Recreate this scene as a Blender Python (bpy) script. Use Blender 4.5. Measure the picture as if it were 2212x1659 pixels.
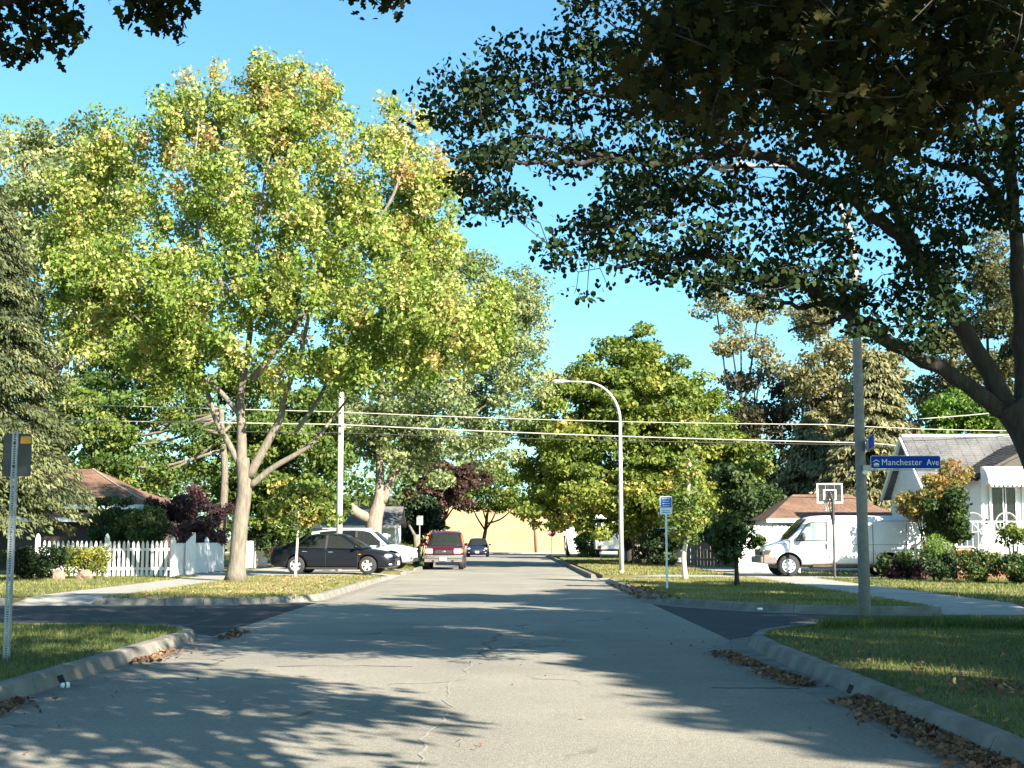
import bpy, bmesh, math, random
import numpy as np
from mathutils import Vector, Matrix, Euler

random.seed(7)
R = math.radians
SC = bpy.context.scene
COL = SC.collection
for o in list(bpy.data.objects):
    bpy.data.objects.remove(o)

# ------------------------------------------------------------------ camera
F = 2900.0            # focal length in units of a 2212 px wide picture
PW, PH = 2212.0, 1659.0
CAM_H = 1.4
PITCH = math.atan(335.5 / F)
cam_d = bpy.data.cameras.new('camera')
cam = bpy.data.objects.new('camera', cam_d)
COL.objects.link(cam)
cam_d.sensor_width = 36.0
cam_d.lens = 36.0 * F / PW
cam_d.clip_start = 0.1
cam_d.clip_end = 3000
cam.location = (0, 0, CAM_H)
cam.rotation_euler = (R(90) + PITCH, 0, 0)
SC.camera = cam

# ------------------------------------------------------------------ sun and sky
SUN_AZ, SUN_EL = R(140), R(29)
world = bpy.data.worlds.new('World')
SC.world = world
world.use_nodes = True
wn, wl = world.node_tree.nodes, world.node_tree.links
sky = wn.new('ShaderNodeTexSky')
sky.sky_type = 'NISHITA'
sky.sun_disc = False
sky.sun_elevation = SUN_EL
sky.sun_rotation = SUN_AZ
sky.air_density = 1.0
sky.dust_density = 0.6
sky.ozone_density = 2.0
tintn = wn.new('ShaderNodeMix')
tintn.data_type = 'RGBA'
tintn.blend_type = 'MULTIPLY'
tintn.inputs[0].default_value = 1.0
tintn.inputs[7].default_value = (0.58, 0.93, 1.0, 1)
wl.new(sky.outputs[0], tintn.inputs[6])
wl.new(tintn.outputs[2], wn['Background'].inputs[0])
wn['Background'].inputs[1].default_value = 0.075
sd = bpy.data.lights.new('sun', 'SUN')
sd.energy = 5.0
sd.angle = R(0.5)
sd.color = (1.0, 0.92, 0.78)
sun = bpy.data.objects.new('sun', sd)
COL.objects.link(sun)
sdir = Vector((math.sin(SUN_AZ) * math.cos(SUN_EL), math.cos(SUN_AZ) * math.cos(SUN_EL), math.sin(SUN_EL)))
sun.rotation_euler = sdir.to_track_quat('Z', 'Y').to_euler()
sun.location = (20, -30, 40)
SC.view_settings.view_transform = 'Standard'
SC.view_settings.look = 'None'
SC.view_settings.gamma = 1.0
SC.view_settings.use_curve_mapping = False
SC.view_settings.exposure = 1.88
SC.cycles.max_bounces = 8
SC.cycles.transparent_max_bounces = 8

# ------------------------------------------------------------------ helpers
def at(u, v, Y):
    """picture point (2212 x 1659) at depth Y -> the real place it shows."""
    a, b = (u - PW / 2) / F, (PH / 2 - v) / F
    dy = math.cos(PITCH) - b * math.sin(PITCH)
    dz = math.sin(PITCH) + b * math.cos(PITCH)
    return Vector((a * Y / dy, Y, CAM_H + dz * Y / dy))

def node(nt, t, **kw):
    n = nt.nodes.new(t)
    for k, v in kw.items():
        setattr(n, k, v)
    return n

MATS = {}
def pm(name, base, rough=0.6, metal=0.0, var=0.12, scale=6.0, bump=0.0, bscale=40.0, spec=0.5, coat=0.0, stretch=None, base2=None):
    """plain procedural material: noise between two colours, fine relief."""
    if name in MATS:
        return MATS[name]
    m = bpy.data.materials.new(name)
    m.use_nodes = True
    nt = m.node_tree
    b = nt.nodes['Principled BSDF']
    b.inputs['Roughness'].default_value = rough
    b.inputs['Metallic'].default_value = metal
    b.inputs['Specular IOR Level'].default_value = spec
    b.inputs['Coat Weight'].default_value = coat
    tc = node(nt, 'ShaderNodeTexCoord')
    mp = node(nt, 'ShaderNodeMapping')
    nt.links.new(tc.outputs['Object'], mp.inputs[0])
    if stretch:
        mp.inputs['Scale'].default_value = stretch
    nz = node(nt, 'ShaderNodeTexNoise')
    nz.inputs['Scale'].default_value = scale
    nz.inputs['Detail'].default_value = 6
    nt.links.new(mp.outputs[0], nz.inputs['Vector'])
    rp = node(nt, 'ShaderNodeValToRGB')
    rp.color_ramp.elements[0].position = 0.3
    rp.color_ramp.elements[1].position = 0.7
    c2 = base2 or [min(1, c * (1 + var)) for c in base]
    c1 = base if base2 else [c * (1 - var) for c in base]
    rp.color_ramp.elements[0].color = (*c1, 1)
    rp.color_ramp.elements[1].color = (*c2, 1)
    nt.links.new(nz.outputs['Fac'], rp.inputs[0])
    nt.links.new(rp.outputs[0], b.inputs['Base Color'])
    if bump:
        n2 = node(nt, 'ShaderNodeTexNoise')
        n2.inputs['Scale'].default_value = bscale
        n2.inputs['Detail'].default_value = 4
        nt.links.new(mp.outputs[0], n2.inputs['Vector'])
        bp = node(nt, 'ShaderNodeBump')
        bp.inputs['Strength'].default_value = bump
        bp.inputs['Distance'].default_value = 0.02
        nt.links.new(n2.outputs['Fac'], bp.inputs['Height'])
        nt.links.new(bp.outputs[0], b.inputs['Normal'])
    MATS[name] = m
    return m

def leafmat(name, stops, trans=0.35, rough=0.55, spec=0.3):
    """foliage: every leaf takes its own colour from a ramp by its face attribute 'tint'."""
    m = bpy.data.materials.new(name)
    m.use_nodes = True
    nt = m.node_tree
    b = nt.nodes['Principled BSDF']
    b.inputs['Roughness'].default_value = rough
    b.inputs['Specular IOR Level'].default_value = spec
    at_ = node(nt, 'ShaderNodeAttribute', attribute_name='tint')
    rp = node(nt, 'ShaderNodeValToRGB')
    els = rp.color_ramp.elements
    while len(els) < len(stops):
        els.new(0.5)
    for e, (p, c) in zip(els, stops):
        e.position = p
        e.color = (*c, 1)
    nt.links.new(at_.outputs['Fac'], rp.inputs[0])
    nt.links.new(rp.outputs[0], b.inputs['Base Color'])
    tr = node(nt, 'ShaderNodeBsdfTranslucent')
    hs = node(nt, 'ShaderNodeHueSaturation')
    hs.inputs['Saturation'].default_value = 1.15
    hs.inputs['Value'].default_value = 1.2
    nt.links.new(rp.outputs[0], hs.inputs['Color'])
    nt.links.new(hs.outputs[0], tr.inputs['Color'])
    mx = node(nt, 'ShaderNodeMixShader')
    mx.inputs[0].default_value = trans
    nt.links.new(b.outputs[0], mx.inputs[1])
    nt.links.new(tr.outputs[0], mx.inputs[2])
    nt.links.new(mx.outputs[0], nt.nodes['Material Output'].inputs['Surface'])
    return m

def tag(o, label=None, cat=None, group=None, kind=None):
    if label: o['label'] = label
    if cat: o['category'] = cat
    if group: o['group'] = group
    if kind: o['kind'] = kind
    return o

def thing(name, label, cat, loc=(0, 0, 0), rz=0.0, group=None, kind=None):
    o = bpy.data.objects.new(name, None)
    o.empty_display_size = 0.3
    COL.objects.link(o)
    o.location = loc
    o.rotation_euler = (0, 0, rz)
    return tag(o, label, cat, group, kind)

class MB:
    """collects shapes, then links them as ONE mesh object."""
    def __init__(s):
        s.v, s.f = [], []
    def add(s, vs, fs):
        o = len(s.v)
        s.v += [tuple(v) for v in vs]
        s.f += [tuple(i + o for i in f) for f in fs]
        return s
    def box(s, c, d, rz=0.0, rx=0.0, ry=0.0):
        x, y, z = d[0] / 2, d[1] / 2, d[2] / 2
        M = Euler((rx, ry, rz)).to_matrix()
        vs = [M @ Vector(p) + Vector(c) for p in ((-x,-y,-z),(x,-y,-z),(x,y,-z),(-x,y,-z),(-x,-y,z),(x,-y,z),(x,y,z),(-x,y,z))]
        return s.add(vs, [(0,3,2,1),(4,5,6,7),(0,1,5,4),(1,2,6,5),(2,3,7,6),(3,0,4,7)])
    def prism(s, poly, a, b, axis='z'):
        """polygon swept between a and b along an axis (poly in the other two axes)."""
        def P(p, t):
            return {'z': (p[0], p[1], t), 'y': (p[0], t, p[1]), 'x': (t, p[0], p[1])}[axis]
        n = len(poly)
        vs = [P(p, a) for p in poly] + [P(p, b) for p in poly]
        fs = [tuple(range(n))[::-1], tuple(range(n, 2 * n))]
        fs += [(i, (i + 1) % n, n + (i + 1) % n, n + i) for i in range(n)]
        return s.add(vs, fs)
    def tube(s, pts, rad, n=8, cap=True):
        pts = [Vector(p) for p in pts]
        if not hasattr(rad, '__len__'):
            rad = [rad] * len(pts)
        vs, fs = [], []
        up = None
        for i, p in enumerate(pts):
            t = (pts[min(i + 1, len(pts) - 1)] - pts[max(i - 1, 0)]).normalized()
            if up is None:
                up = t.cross(Vector((0.31, 0.9, 0.2))).normalized()
            up = (up - t * up.dot(t)).normalized()
            w = t.cross(up)
            for k in range(n):
                a = 2 * math.pi * k / n
                vs.append(p + (up * math.cos(a) + w * math.sin(a)) * rad[i])
        for i in range(len(pts) - 1):
            for k in range(n):
                k2 = (k + 1) % n
                fs.append((i*n + k, i*n + k2, (i+1)*n + k2, (i+1)*n + k))
        if cap:
            fs.append(tuple(range(n))[::-1])
            fs.append(tuple(range((len(pts)-1)*n, len(pts)*n)))
        return s.add(vs, fs)
    def lathe(s, prof, c=(0, 0, 0), axis='z', n=20, cap=True):
        """profile [(r, h)] turned about an axis through c."""
        vs, fs = [], []
        for r, h in prof:
            for k in range(n):
                a = 2 * math.pi * k / n
                p = (r * math.cos(a), r * math.sin(a), h)
                if axis == 'y': p = (p[0], p[2], p[1])
                if axis == 'x': p = (p[2], p[0], p[1])
                vs.append(Vector(p) + Vector(c))
        for i in range(len(prof) - 1):
            for k in range(n):
                k2 = (k + 1) % n
                fs.append((i*n + k, i*n + k2, (i+1)*n + k2, (i+1)*n + k))
        if cap:
            fs.append(tuple(range(n))[::-1])
            fs.append(tuple(range((len(prof)-1)*n, len(prof)*n)))
        return s.add(vs, fs)
    def grid(s, rows):
        """rows of points (equal lengths) joined into a sheet."""
        m = len(rows[0])
        vs = [p for r in rows for p in r]
        fs = [(i*m+j, i*m+j+1, (i+1)*m+j+1, (i+1)*m+j) for i in range(len(rows)-1) for j in range(m-1)]
        return s.add(vs, fs)
    def loft(s, rings):
        n = len(rings[0])
        vs = [p for r in rings for p in r]
        fs = [(i*n+k, i*n+(k+1)%n, (i+1)*n+(k+1)%n, (i+1)*n+k) for i in range(len(rings)-1) for k in range(n)]
        fs.append(tuple(range(n))[::-1])
        fs.append(tuple(range((len(rings)-1)*n, len(rings)*n)))
        return s.add(vs, fs)
    def blob(s, c, r, seed=0, rough=0.15, n=10, m=7, flat=False):
        rng = random.Random(seed)
        prof = []
        vs, fs = [], []
        for i in range(1, m):
            t = math.pi * i / m
            for k in range(n):
                a = 2 * math.pi * k / n
                q = 1 + rng.uniform(-rough, rough)
                z = math.cos(t)
                vs.append((c[0] + r[0]*q*math.sin(t)*math.cos(a), c[1] + r[1]*q*math.sin(t)*math.sin(a), c[2] + r[2]*q*z))
        for i in range(m - 2):
            for k in range(n):
                k2 = (k+1) % n
                fs.append((i*n+k, (i+1)*n+k, (i+1)*n+k2, i*n+k2))
        fs.append(tuple(range(n)))
        fs.append(tuple(range((m-2)*n, (m-1)*n))[::-1])
        return s.add(vs, fs)
    def mesh(s, name, mat):
        me = bpy.data.meshes.new(name)
        me.from_pydata(s.v, [], s.f)
        if mat: me.materials.append(mat)
        bm = bmesh.new(); bm.from_mesh(me)
        bmesh.ops.recalc_face_normals(bm, faces=bm.faces)
        bm.to_mesh(me); bm.free()
        return me
    def build(s, name, mat, parent=None, smooth=False, bevel=0.0, sub=0, kind=None, label=None, loc=None, rz=None):
        me = s.mesh(name, mat)
        return link(name, me, parent, smooth, bevel, sub, kind, label, loc, rz)

def link(name, me, parent=None, smooth=False, bevel=0.0, sub=0, kind=None, label=None, loc=None, rz=None):
    o = bpy.data.objects.new(name, me)
    COL.objects.link(o)
    if parent: o.parent = parent
    if loc is not None: o.location = loc
    if rz is not None: o.rotation_euler = (0, 0, rz)
    if smooth:
        me.polygons.foreach_set('use_smooth', [True] * len(me.polygons))
    if bevel:
        b = o.modifiers.new('bevel', 'BEVEL'); b.width = bevel; b.segments = 2; b.limit_method = 'ANGLE'
    if sub:
        b = o.modifiers.new('sub', 'SUBSURF'); b.levels = sub; b.render_levels = sub
    if kind: o['kind'] = kind
    if label: o['label'] = label
    return o

def ico(name, c, r, mat, parent):
    return MB().blob(c, r, rough=0.0, n=14, m=9).build(name, mat, parent, smooth=True)

def fast_mesh(name, verts, k, mat, tint=None):
    """verts (n*k,3): n polygons of k corners each."""
    nv = len(verts); n = nv // k
    me = bpy.data.meshes.new(name)
    me.vertices.add(nv)
    me.vertices.foreach_set('co', np.ascontiguousarray(verts, dtype=np.float32).ravel())
    me.loops.add(nv)
    me.loops.foreach_set('vertex_index', np.arange(nv, dtype=np.int32))
    me.polygons.add(n)
    me.polygons.foreach_set('loop_start', np.arange(0, nv, k, dtype=np.int32))
    me.update(calc_edges=True)
    if tint is not None:
        a = me.attributes.new('tint', 'FLOAT', 'FACE')
        a.data.foreach_set('value', np.asarray(tint, dtype=np.float32))
    me.materials.append(mat)
    return me

DIAMOND = np.array([(-.5,0,0),(0,-.34,.07),(.5,0,-.03),(0,.34,.07)])
ROUND = np.array([(-.5,0,0),(-.22,-.36,.05),(.2,-.33,.04),(.52,0,-.05),(.2,.33,.04),(-.22,.36,.05)])
BLADE = np.array([(-.5,0,0),(0,-.12,.03),(.5,0,-.05),(0,.12,.03)])
MAPLE = np.array([(-.45,0,0),(-.33,-.3,.03),(-.12,-.22,.02),(.02,-.52,.0),(.14,-.2,.03),(.36,-.24,.0),(.55,0,-.06),
                  (.36,.24,.0),(.14,.2,.03),(.02,.52,.0),(-.12,.22,.02),(-.33,.3,.03)])

def nrm(a):
    return a / np.maximum(np.linalg.norm(a, axis=1, keepdims=True), 1e-9)

def leaf_verts(rng, P, N, size, tmpl, droop=0.5):
    n = len(P)
    T = rng.normal(size=(n, 3)); T[:, 2] -= droop * 1.6
    T = nrm(T - N * (T * N).sum(1, keepdims=True))
    B = np.cross(N, T)
    s = np.asarray(size).reshape(-1, 1, 1)
    V = P[:, None, :] + s * (tmpl[None, :, 0:1] * T[:, None, :] + tmpl[None, :, 1:2] * B[:, None, :] + tmpl[None, :, 2:3] * N[:, None, :])
    return V.reshape(-1, 3)

def spray_points(rng, clumps, n, shell=0.55):
    """clumps: (m,6) centre + radii. n leaf points spread over them by surface."""
    C = np.asarray(clumps, dtype=float)
    w = (C[:, 3] * C[:, 4]) ** 0.9
    idx = rng.choice(len(C), size=n, p=w / w.sum())
    d = nrm(rng.normal(size=(n, 3)))
    r = rng.random(n) ** (1 / 3.0)
    r = shell * (0.55 + 0.45 * r) + (1 - shell) * r
    r *= 1 + 0.18 * rng.normal(size=n)
    P = C[idx, :3] + d * r[:, None] * C[idx, 3:]
    return P, d, idx

def foliage(name, parent, mat, clumps, n, size, seed=1, tmpl=DIAMOND, up=0.5, out=0.6, jit=0.8, droop=0.5, tint_spread=0.18, origin=(0, 0, 0), shell=0.55, tint0=0.5, tintfn=None, keep=None):
    rng = np.random.default_rng(seed)
    P, d, idx = spray_points(rng, clumps, n, shell)
    if keep is not None:
        k = keep(P); P, d, idx = P[k], d[k], idx[k]
    n = len(P)
    N = nrm(out * d + up * np.array([0, 0, 1.0]) + jit * rng.normal(size=(n, 3)))
    sz = size * rng.uniform(0.45, 1.5, n)
    V = leaf_verts(rng, P, N, sz, tmpl, droop)
    ct = rng.normal(size=len(clumps)) * tint_spread
    t = tint0 + ct[idx] + rng.normal(size=n) * 0.13
    if tintfn is not None: t = t + tintfn(P)
    me = fast_mesh(name, V - np.array(origin), len(tmpl), mat, np.clip(t, 0, 1))
    o = link(name, me, parent)
    return o

def sub_clumps(rng, blobs, spacing, rad, flat=0.6, inner=0.35, zmin=None):
    """fill big crown blobs with small leaf sprays, denser near the outside; returns (m,6)."""
    out = []
    for (cx, cy, cz, rx, ry, rz) in blobs:
        n = int(4.2 * (rx*ry + ry*rz + rx*rz) / 3 / spacing ** 2) + 3
        d = nrm(rng.normal(size=(n, 3)))
        r = np.where(rng.random(n) < inner, rng.uniform(0.25, 0.75, n), rng.uniform(0.78, 1.05, n))
        p = np.array([cx, cy, cz]) + d * r[:, None] * np.array([rx, ry, rz])
        for q in p:
            if zmin is not None and q[2] < zmin: continue
            s = rad * rng.uniform(0.6, 1.35)
            out.append((*q, s, s, s * flat))
    return np.array(out)

def grow(mb, rng, nodes, tips, r0=0.022, r1=0.006, sag=0.12, n=5, every=1):
    """join each tip to the nearest node of the limb skeleton; new twigs become nodes too."""
    nodes = [tuple(p) for p in nodes]
    A = np.array(nodes)
    rad = list(np.full(len(A), r0 * 2.2))
    base = A.mean(0)
    order = np.argsort(np.linalg.norm(np.asarray(tips)[:, :3] - base, axis=1))
    for c, i in enumerate(order):
        t = np.asarray(tips[i][:3])
        dd = np.linalg.norm(A - t, axis=1) + 0.6 * np.maximum(0, A[:, 2] - t[2])
        j = int(np.argmin(dd))
        a = A[j]
        mid = (a + t) / 2 + rng.normal(size=3) * 0.08 * np.linalg.norm(t - a) + np.array([0, 0, sag * np.linalg.norm(t - a) * 0.5])
        rr = min(rad[j] * 0.8, r0 * (0.6 + 0.25 * np.linalg.norm(t - a)))
        rr = max(rr, r1 * 1.5)
        if c % every == 0:
            mb.tube([a, mid, t], [rr, (rr + r1) / 2 * 1.1, r1], n=n, cap=False)
        A = np.vstack([A, mid[None], t[None]])
        rad += [rr * 0.8, r1 * 1.6]

def limb_path(pts, k=6):
    """smooth path through a few points (Catmull-Rom)."""
    P = [Vector(p) for p in pts]
    P = [P[0] * 2 - P[1]] + P + [P[-1] * 2 - P[-2]]
    out = []
    for i in range(1, len(P) - 2):
        for s in range(k):
            t = s / k
            a, b, c, d = P[i-1], P[i], P[i+1], P[i+2]
            out.append(0.5 * ((2*b) + (c - a)*t + (2*a - 5*b + 4*c - d)*t*t + (3*b - a - 3*c + d)*t*t*t))
    out.append(P[-2])
    return out

def taper(n, a, b, p=1.0):
    return [a + (b - a) * (i / (n - 1)) ** p for i in range(n)]

# ------------------------------------------------------------------ shared materials
white_paint = pm('white_paint', (0.78, 0.78, 0.76), 0.5, var=0.05, scale=3)
white_metal = pm('white_metal', (0.74, 0.74, 0.72), 0.4, var=0.06, scale=4)
galv = pm('galvanised_steel', (0.36, 0.38, 0.39), 0.45, metal=0.5, var=0.15, scale=9)
alu = pm('brushed_aluminium', (0.62, 0.63, 0.62), 0.38, metal=0.35, var=0.08, scale=7)
dark_metal = pm('dark_metal', (0.03, 0.03, 0.032), 0.5, var=0.2)
black_rubber = pm('black_rubber', (0.022, 0.022, 0.024), 0.8, var=0.2, scale=20)
dark_plastic = pm('dark_plastic', (0.03, 0.03, 0.033), 0.6, var=0.15)
grey_plastic = pm('grey_bumper_plastic', (0.16, 0.13, 0.12), 0.7, var=0.15)
chrome = pm('chrome', (0.75, 0.75, 0.75), 0.15, metal=1.0, var=0.03)
concrete = pm('pale_concrete', (0.31, 0.29, 0.25), 0.9, var=0.16, scale=2.2, bump=0.4, bscale=60)
kerb_mat = pm('kerb_concrete', (0.135, 0.122, 0.10), 0.9, scale=3.0, bump=0.5, bscale=45, base2=(0.25, 0.23, 0.195))
brick_red = pm('red_brick', (0.30, 0.12, 0.075), 0.85, var=0.3, scale=5, bump=0.3)
stone_mat = pm('fieldstone', (0.2, 0.15, 0.11), 0.9, var=0.3, scale=6, bump=0.7, bscale=12)
wood_grey = pm('weathered_wood', (0.30, 0.26, 0.22), 0.85, var=0.25, scale=3, stretch=(4, 4, 0.6), bump=0.3)
wood_brown = pm('brown_fence_wood', (0.16, 0.12, 0.09), 0.85, var=0.3, scale=3, stretch=(4, 4, 0.6), bump=0.3)
bark_pale = pm('pale_maple_bark', (0.12, 0.10, 0.078), 0.92, scale=6, stretch=(2.5, 2.5, 0.5), bump=0.9, bscale=14, base2=(0.22, 0.19, 0.145))
bark_dark = pm('dark_bark', (0.022, 0.018, 0.015), 0.95, scale=8, stretch=(2.5, 2.5, 0.5), bump=1.0, bscale=16, base2=(0.055, 0.046, 0.038))
bark_mid = pm('grey_bark', (0.17, 0.14, 0.11), 0.95, scale=6, stretch=(2.5, 2.5, 0.5), bump=0.9, bscale=14, base2=(0.30, 0.25, 0.20))

def glassmat(name, tint, mix=0.5, rough=0.03):
    m = bpy.data.materials.new(name); m.use_nodes = True
    nt = m.node_tree
    b = nt.nodes['Principled BSDF']
    b.inputs['Base Color'].default_value = (*[c * 0.08 for c in tint], 1)
    b.inputs['Roughness'].default_value = rough
    b.inputs['Specular IOR Level'].default_value = 0.5
    t = node(nt, 'ShaderNodeBsdfTransparent'); t.inputs[0].default_value = (*tint, 1)
    nz = node(nt, 'ShaderNodeTexNoise'); nz.inputs['Scale'].default_value = 3
    mr = node(nt, 'ShaderNodeMapRange'); mr.inputs[3].default_value = mix - 0.06; mr.inputs[4].default_value = mix + 0.06
    nt.links.new(nz.outputs['Fac'], mr.inputs[0])
    mx = node(nt, 'ShaderNodeMixShader')
    nt.links.new(mr.outputs[0], mx.inputs[0])
    nt.links.new(b.outputs[0], mx.inputs[1]); nt.links.new(t.outputs[0], mx.inputs[2])
    nt.links.new(mx.outputs[0], nt.nodes['Material Output'].inputs['Surface'])
    return m
car_glass = glassmat('car_glass', (0.45, 0.52, 0.52), 0.5)
dark_glass = glassmat('dark_window_glass', (0.16, 0.2, 0.22), 0.25)
clear_panel = glassmat('clear_acrylic', (0.75, 0.78, 0.78), 0.62, 0.1)

# ------------------------------------------------------------------ ground, roads, kerbs
def ground_mat(name, a, b, c, s1, s2, bump=0.5, bscale=80, cracks=False, streak=False, rough=0.9):
    m = bpy.data.materials.new(name); m.use_nodes = True
    nt = m.node_tree; L = nt.links.new
    bs = nt.nodes['Principled BSDF']
    bs.inputs['Roughness'].default_value = rough
    bs.inputs['Specular IOR Level'].default_value = 0.25
    tc = node(nt, 'ShaderNodeTexCoord')
    n1 = node(nt, 'ShaderNodeTexNoise'); n1.inputs['Scale'].default_value = s1; n1.inputs['Detail'].default_value = 5
    n2 = node(nt, 'ShaderNodeTexNoise'); n2.inputs['Scale'].default_value = s2; n2.inputs['Detail'].default_value = 8; n2.inputs['Roughness'].default_value = 0.7
    mp = node(nt, 'ShaderNodeMapping')
    L(tc.outputs['Object'], mp.inputs[0])
    if streak: mp.inputs['Scale'].default_value = (1.0, 0.12, 1.0)
    L(mp.outputs[0], n1.inputs['Vector']); L(tc.outputs['Object'], n2.inputs['Vector'])
    r1 = node(nt, 'ShaderNodeValToRGB')
    r1.color_ramp.elements[0].position = 0.35; r1.color_ramp.elements[1].position = 0.65
    r1.color_ramp.elements[0].color = (*a, 1); r1.color_ramp.elements[1].color = (*b, 1)
    L(n1.outputs['Fac'], r1.inputs[0])
    mx = node(nt, 'ShaderNodeMix', data_type='RGBA', blend_type='MIX')
    r2 = node(nt, 'ShaderNodeValToRGB')
    r2.color_ramp.elements[0].position = 0.44; r2.color_ramp.elements[1].position = 0.72
    L(n2.outputs['Fac'], r2.inputs[0])
    L(r2.outputs[0], mx.inputs[0]); L(r1.outputs[0], mx.inputs[6]); mx.inputs[7].default_value = (*c, 1)
    last = mx.outputs[2]
    if cracks:
        nd = node(nt, 'ShaderNodeTexNoise'); nd.inputs['Scale'].default_value = 0.9; nd.inputs['Detail'].default_value = 6
        L(tc.outputs['Object'], nd.inputs['Vector'])
        ma = node(nt, 'ShaderNodeMix', data_type='RGBA', blend_type='MIX'); ma.inputs[0].default_value = 0.55
        L(tc.outputs['Object'], ma.inputs[6]); L(nd.outputs['Color'], ma.inputs[7])
        vo = node(nt, 'ShaderNodeTexVoronoi', feature='DISTANCE_TO_EDGE'); vo.inputs['Scale'].default_value = 0.75
        L(ma.outputs[2], vo.inputs['Vector'])
        rc = node(nt, 'ShaderNodeValToRGB')
        rc.color_ramp.elements[0].position = 0.0; rc.color_ramp.elements[1].position = 0.012
        rc.color_ramp.elements[0].color = (0.35, 0.35, 0.35, 1)
        L(vo.outputs['Distance'], rc.inputs[0])
        n3 = node(nt, 'ShaderNodeTexNoise'); n3.inputs['Scale'].default_value = 0.35
        L(tc.outputs['Object'], n3.inputs['Vector'])
        r3 = node(nt, 'ShaderNodeValToRGB'); r3.color_ramp.elements[0].position = 0.5; r3.color_ramp.elements[1].position = 0.6
        L(n3.outputs['Fac'], r3.inputs[0])
        mc = node(nt, 'ShaderNodeMix', data_type='RGBA', blend_type='MULTIPLY')
        L(r3.outputs[0], mc.inputs[0]); L(last, mc.inputs[6]); L(rc.outputs[0], mc.inputs[7])
        last = mc.outputs[2]
    nl = node(nt, 'ShaderNodeTexNoise'); nl.inputs['Scale'].default_value = 0.28; nl.inputs['Detail'].default_value = 9; nl.inputs['Roughness'].default_value = 0.65
    L(tc.outputs['Object'], nl.inputs['Vector'])
    rl = node(nt, 'ShaderNodeValToRGB'); rl.color_ramp.elements[0].position = 0.32; rl.color_ramp.elements[1].position = 0.62
    rl.color_ramp.elements[0].color = (0.74, 0.74, 0.75, 1); rl.color_ramp.elements[1].color = (1.04, 1.03, 1.0, 1)
    L(nl.outputs['Fac'], rl.inputs[0])
    ml = node(nt, 'ShaderNodeMix', data_type='RGBA', blend_type='MULTIPLY'); ml.inputs[0].default_value = 1.0
    L(last, ml.inputs[6]); L(rl.outputs[0], ml.inputs[7])
    ns = node(nt, 'ShaderNodeTexNoise'); ns.inputs['Scale'].default_value = 95; ns.inputs['Detail'].default_value = 2
    L(tc.outputs['Object'], ns.inputs['Vector'])
    rs = node(nt, 'ShaderNodeValToRGB'); rs.color_ramp.elements[0].position = 0.36; rs.color_ramp.elements[1].position = 0.64
    rs.color_ramp.elements[0].color = (0.72, 0.72, 0.72, 1); rs.color_ramp.elements[1].color = (1.22, 1.21, 1.18, 1)
    L(ns.outputs['Fac'], rs.inputs[0])
    m5 = node(nt, 'ShaderNodeMix', data_type='RGBA', blend_type='MULTIPLY'); m5.inputs[0].default_value = 1.0
    L(ml.outputs[2], m5.inputs[6]); L(rs.outputs[0], m5.inputs[7])
    nq = node(nt, 'ShaderNodeTexNoise'); nq.inputs['Scale'].default_value = 20; nq.inputs['Detail'].default_value = 5; nq.inputs['Roughness'].default_value = 0.75
    L(tc.outputs['Object'], nq.inputs['Vector'])
    rq = node(nt, 'ShaderNodeValToRGB'); rq.color_ramp.elements[0].position = 0.34; rq.color_ramp.elements[1].position = 0.66
    rq.color_ramp.elements[0].color = (0.8, 0.8, 0.8, 1); rq.color_ramp.elements[1].color = (1.16, 1.15, 1.12, 1)
    L(nq.outputs['Fac'], rq.inputs[0])
    m6 = node(nt, 'ShaderNodeMix', data_type='RGBA', blend_type='MULTIPLY'); m6.inputs[0].default_value = 1.0
    L(m5.outputs[2], m6.inputs[6]); L(rq.outputs[0], m6.inputs[7])
    last = m6.outputs[2]
    L(last, bs.inputs['Base Color'])
    n4 = node(nt, 'ShaderNodeTexNoise'); n4.inputs['Scale'].default_value = bscale; n4.inputs['Detail'].default_value = 3
    L(tc.outputs['Object'], n4.inputs['Vector'])
    bp = node(nt, 'ShaderNodeBump'); bp.inputs['Strength'].default_value = bump; bp.inputs['Distance'].default_value = 0.012
    L(n4.outputs['Fac'], bp.inputs['Height']); L(bp.outputs[0], bs.inputs['Normal'])
    return m

soil_m = ground_mat('dry_turf', (0.10, 0.095, 0.035), (0.17, 0.15, 0.055), (0.23, 0.19, 0.09), 0.5, 7)
road_m = ground_mat('worn_pale_asphalt', (0.245, 0.23, 0.198), (0.30, 0.28, 0.238), (0.35, 0.33, 0.285), 0.55, 38, bump=0.7, bscale=70, cracks=True, streak=True)
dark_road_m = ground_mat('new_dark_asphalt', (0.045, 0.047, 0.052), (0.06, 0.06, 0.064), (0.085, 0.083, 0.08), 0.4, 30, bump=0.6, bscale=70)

MB().grid([[(-900, -300, -0.06), (900, -300, -0.06)], [(-900, 1500, -0.06), (900, 1500, -0.06)]]).build('ground', soil_m, kind='structure')
XL, XR = -4.35, 3.05
MB().prism([(XL, -30), (XR, -30), (XR, 141), (XL, 141)], -0.05, 0.0).build('road', road_m, kind='structure')

def arc(cx, cy, r, a0, a1, n=8):
    return [(cx + r*math.cos(R(a0 + (a1-a0)*i/n)), cy + r*math.sin(R(a0 + (a1-a0)*i/n))) for i in range(n + 1)]
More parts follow.
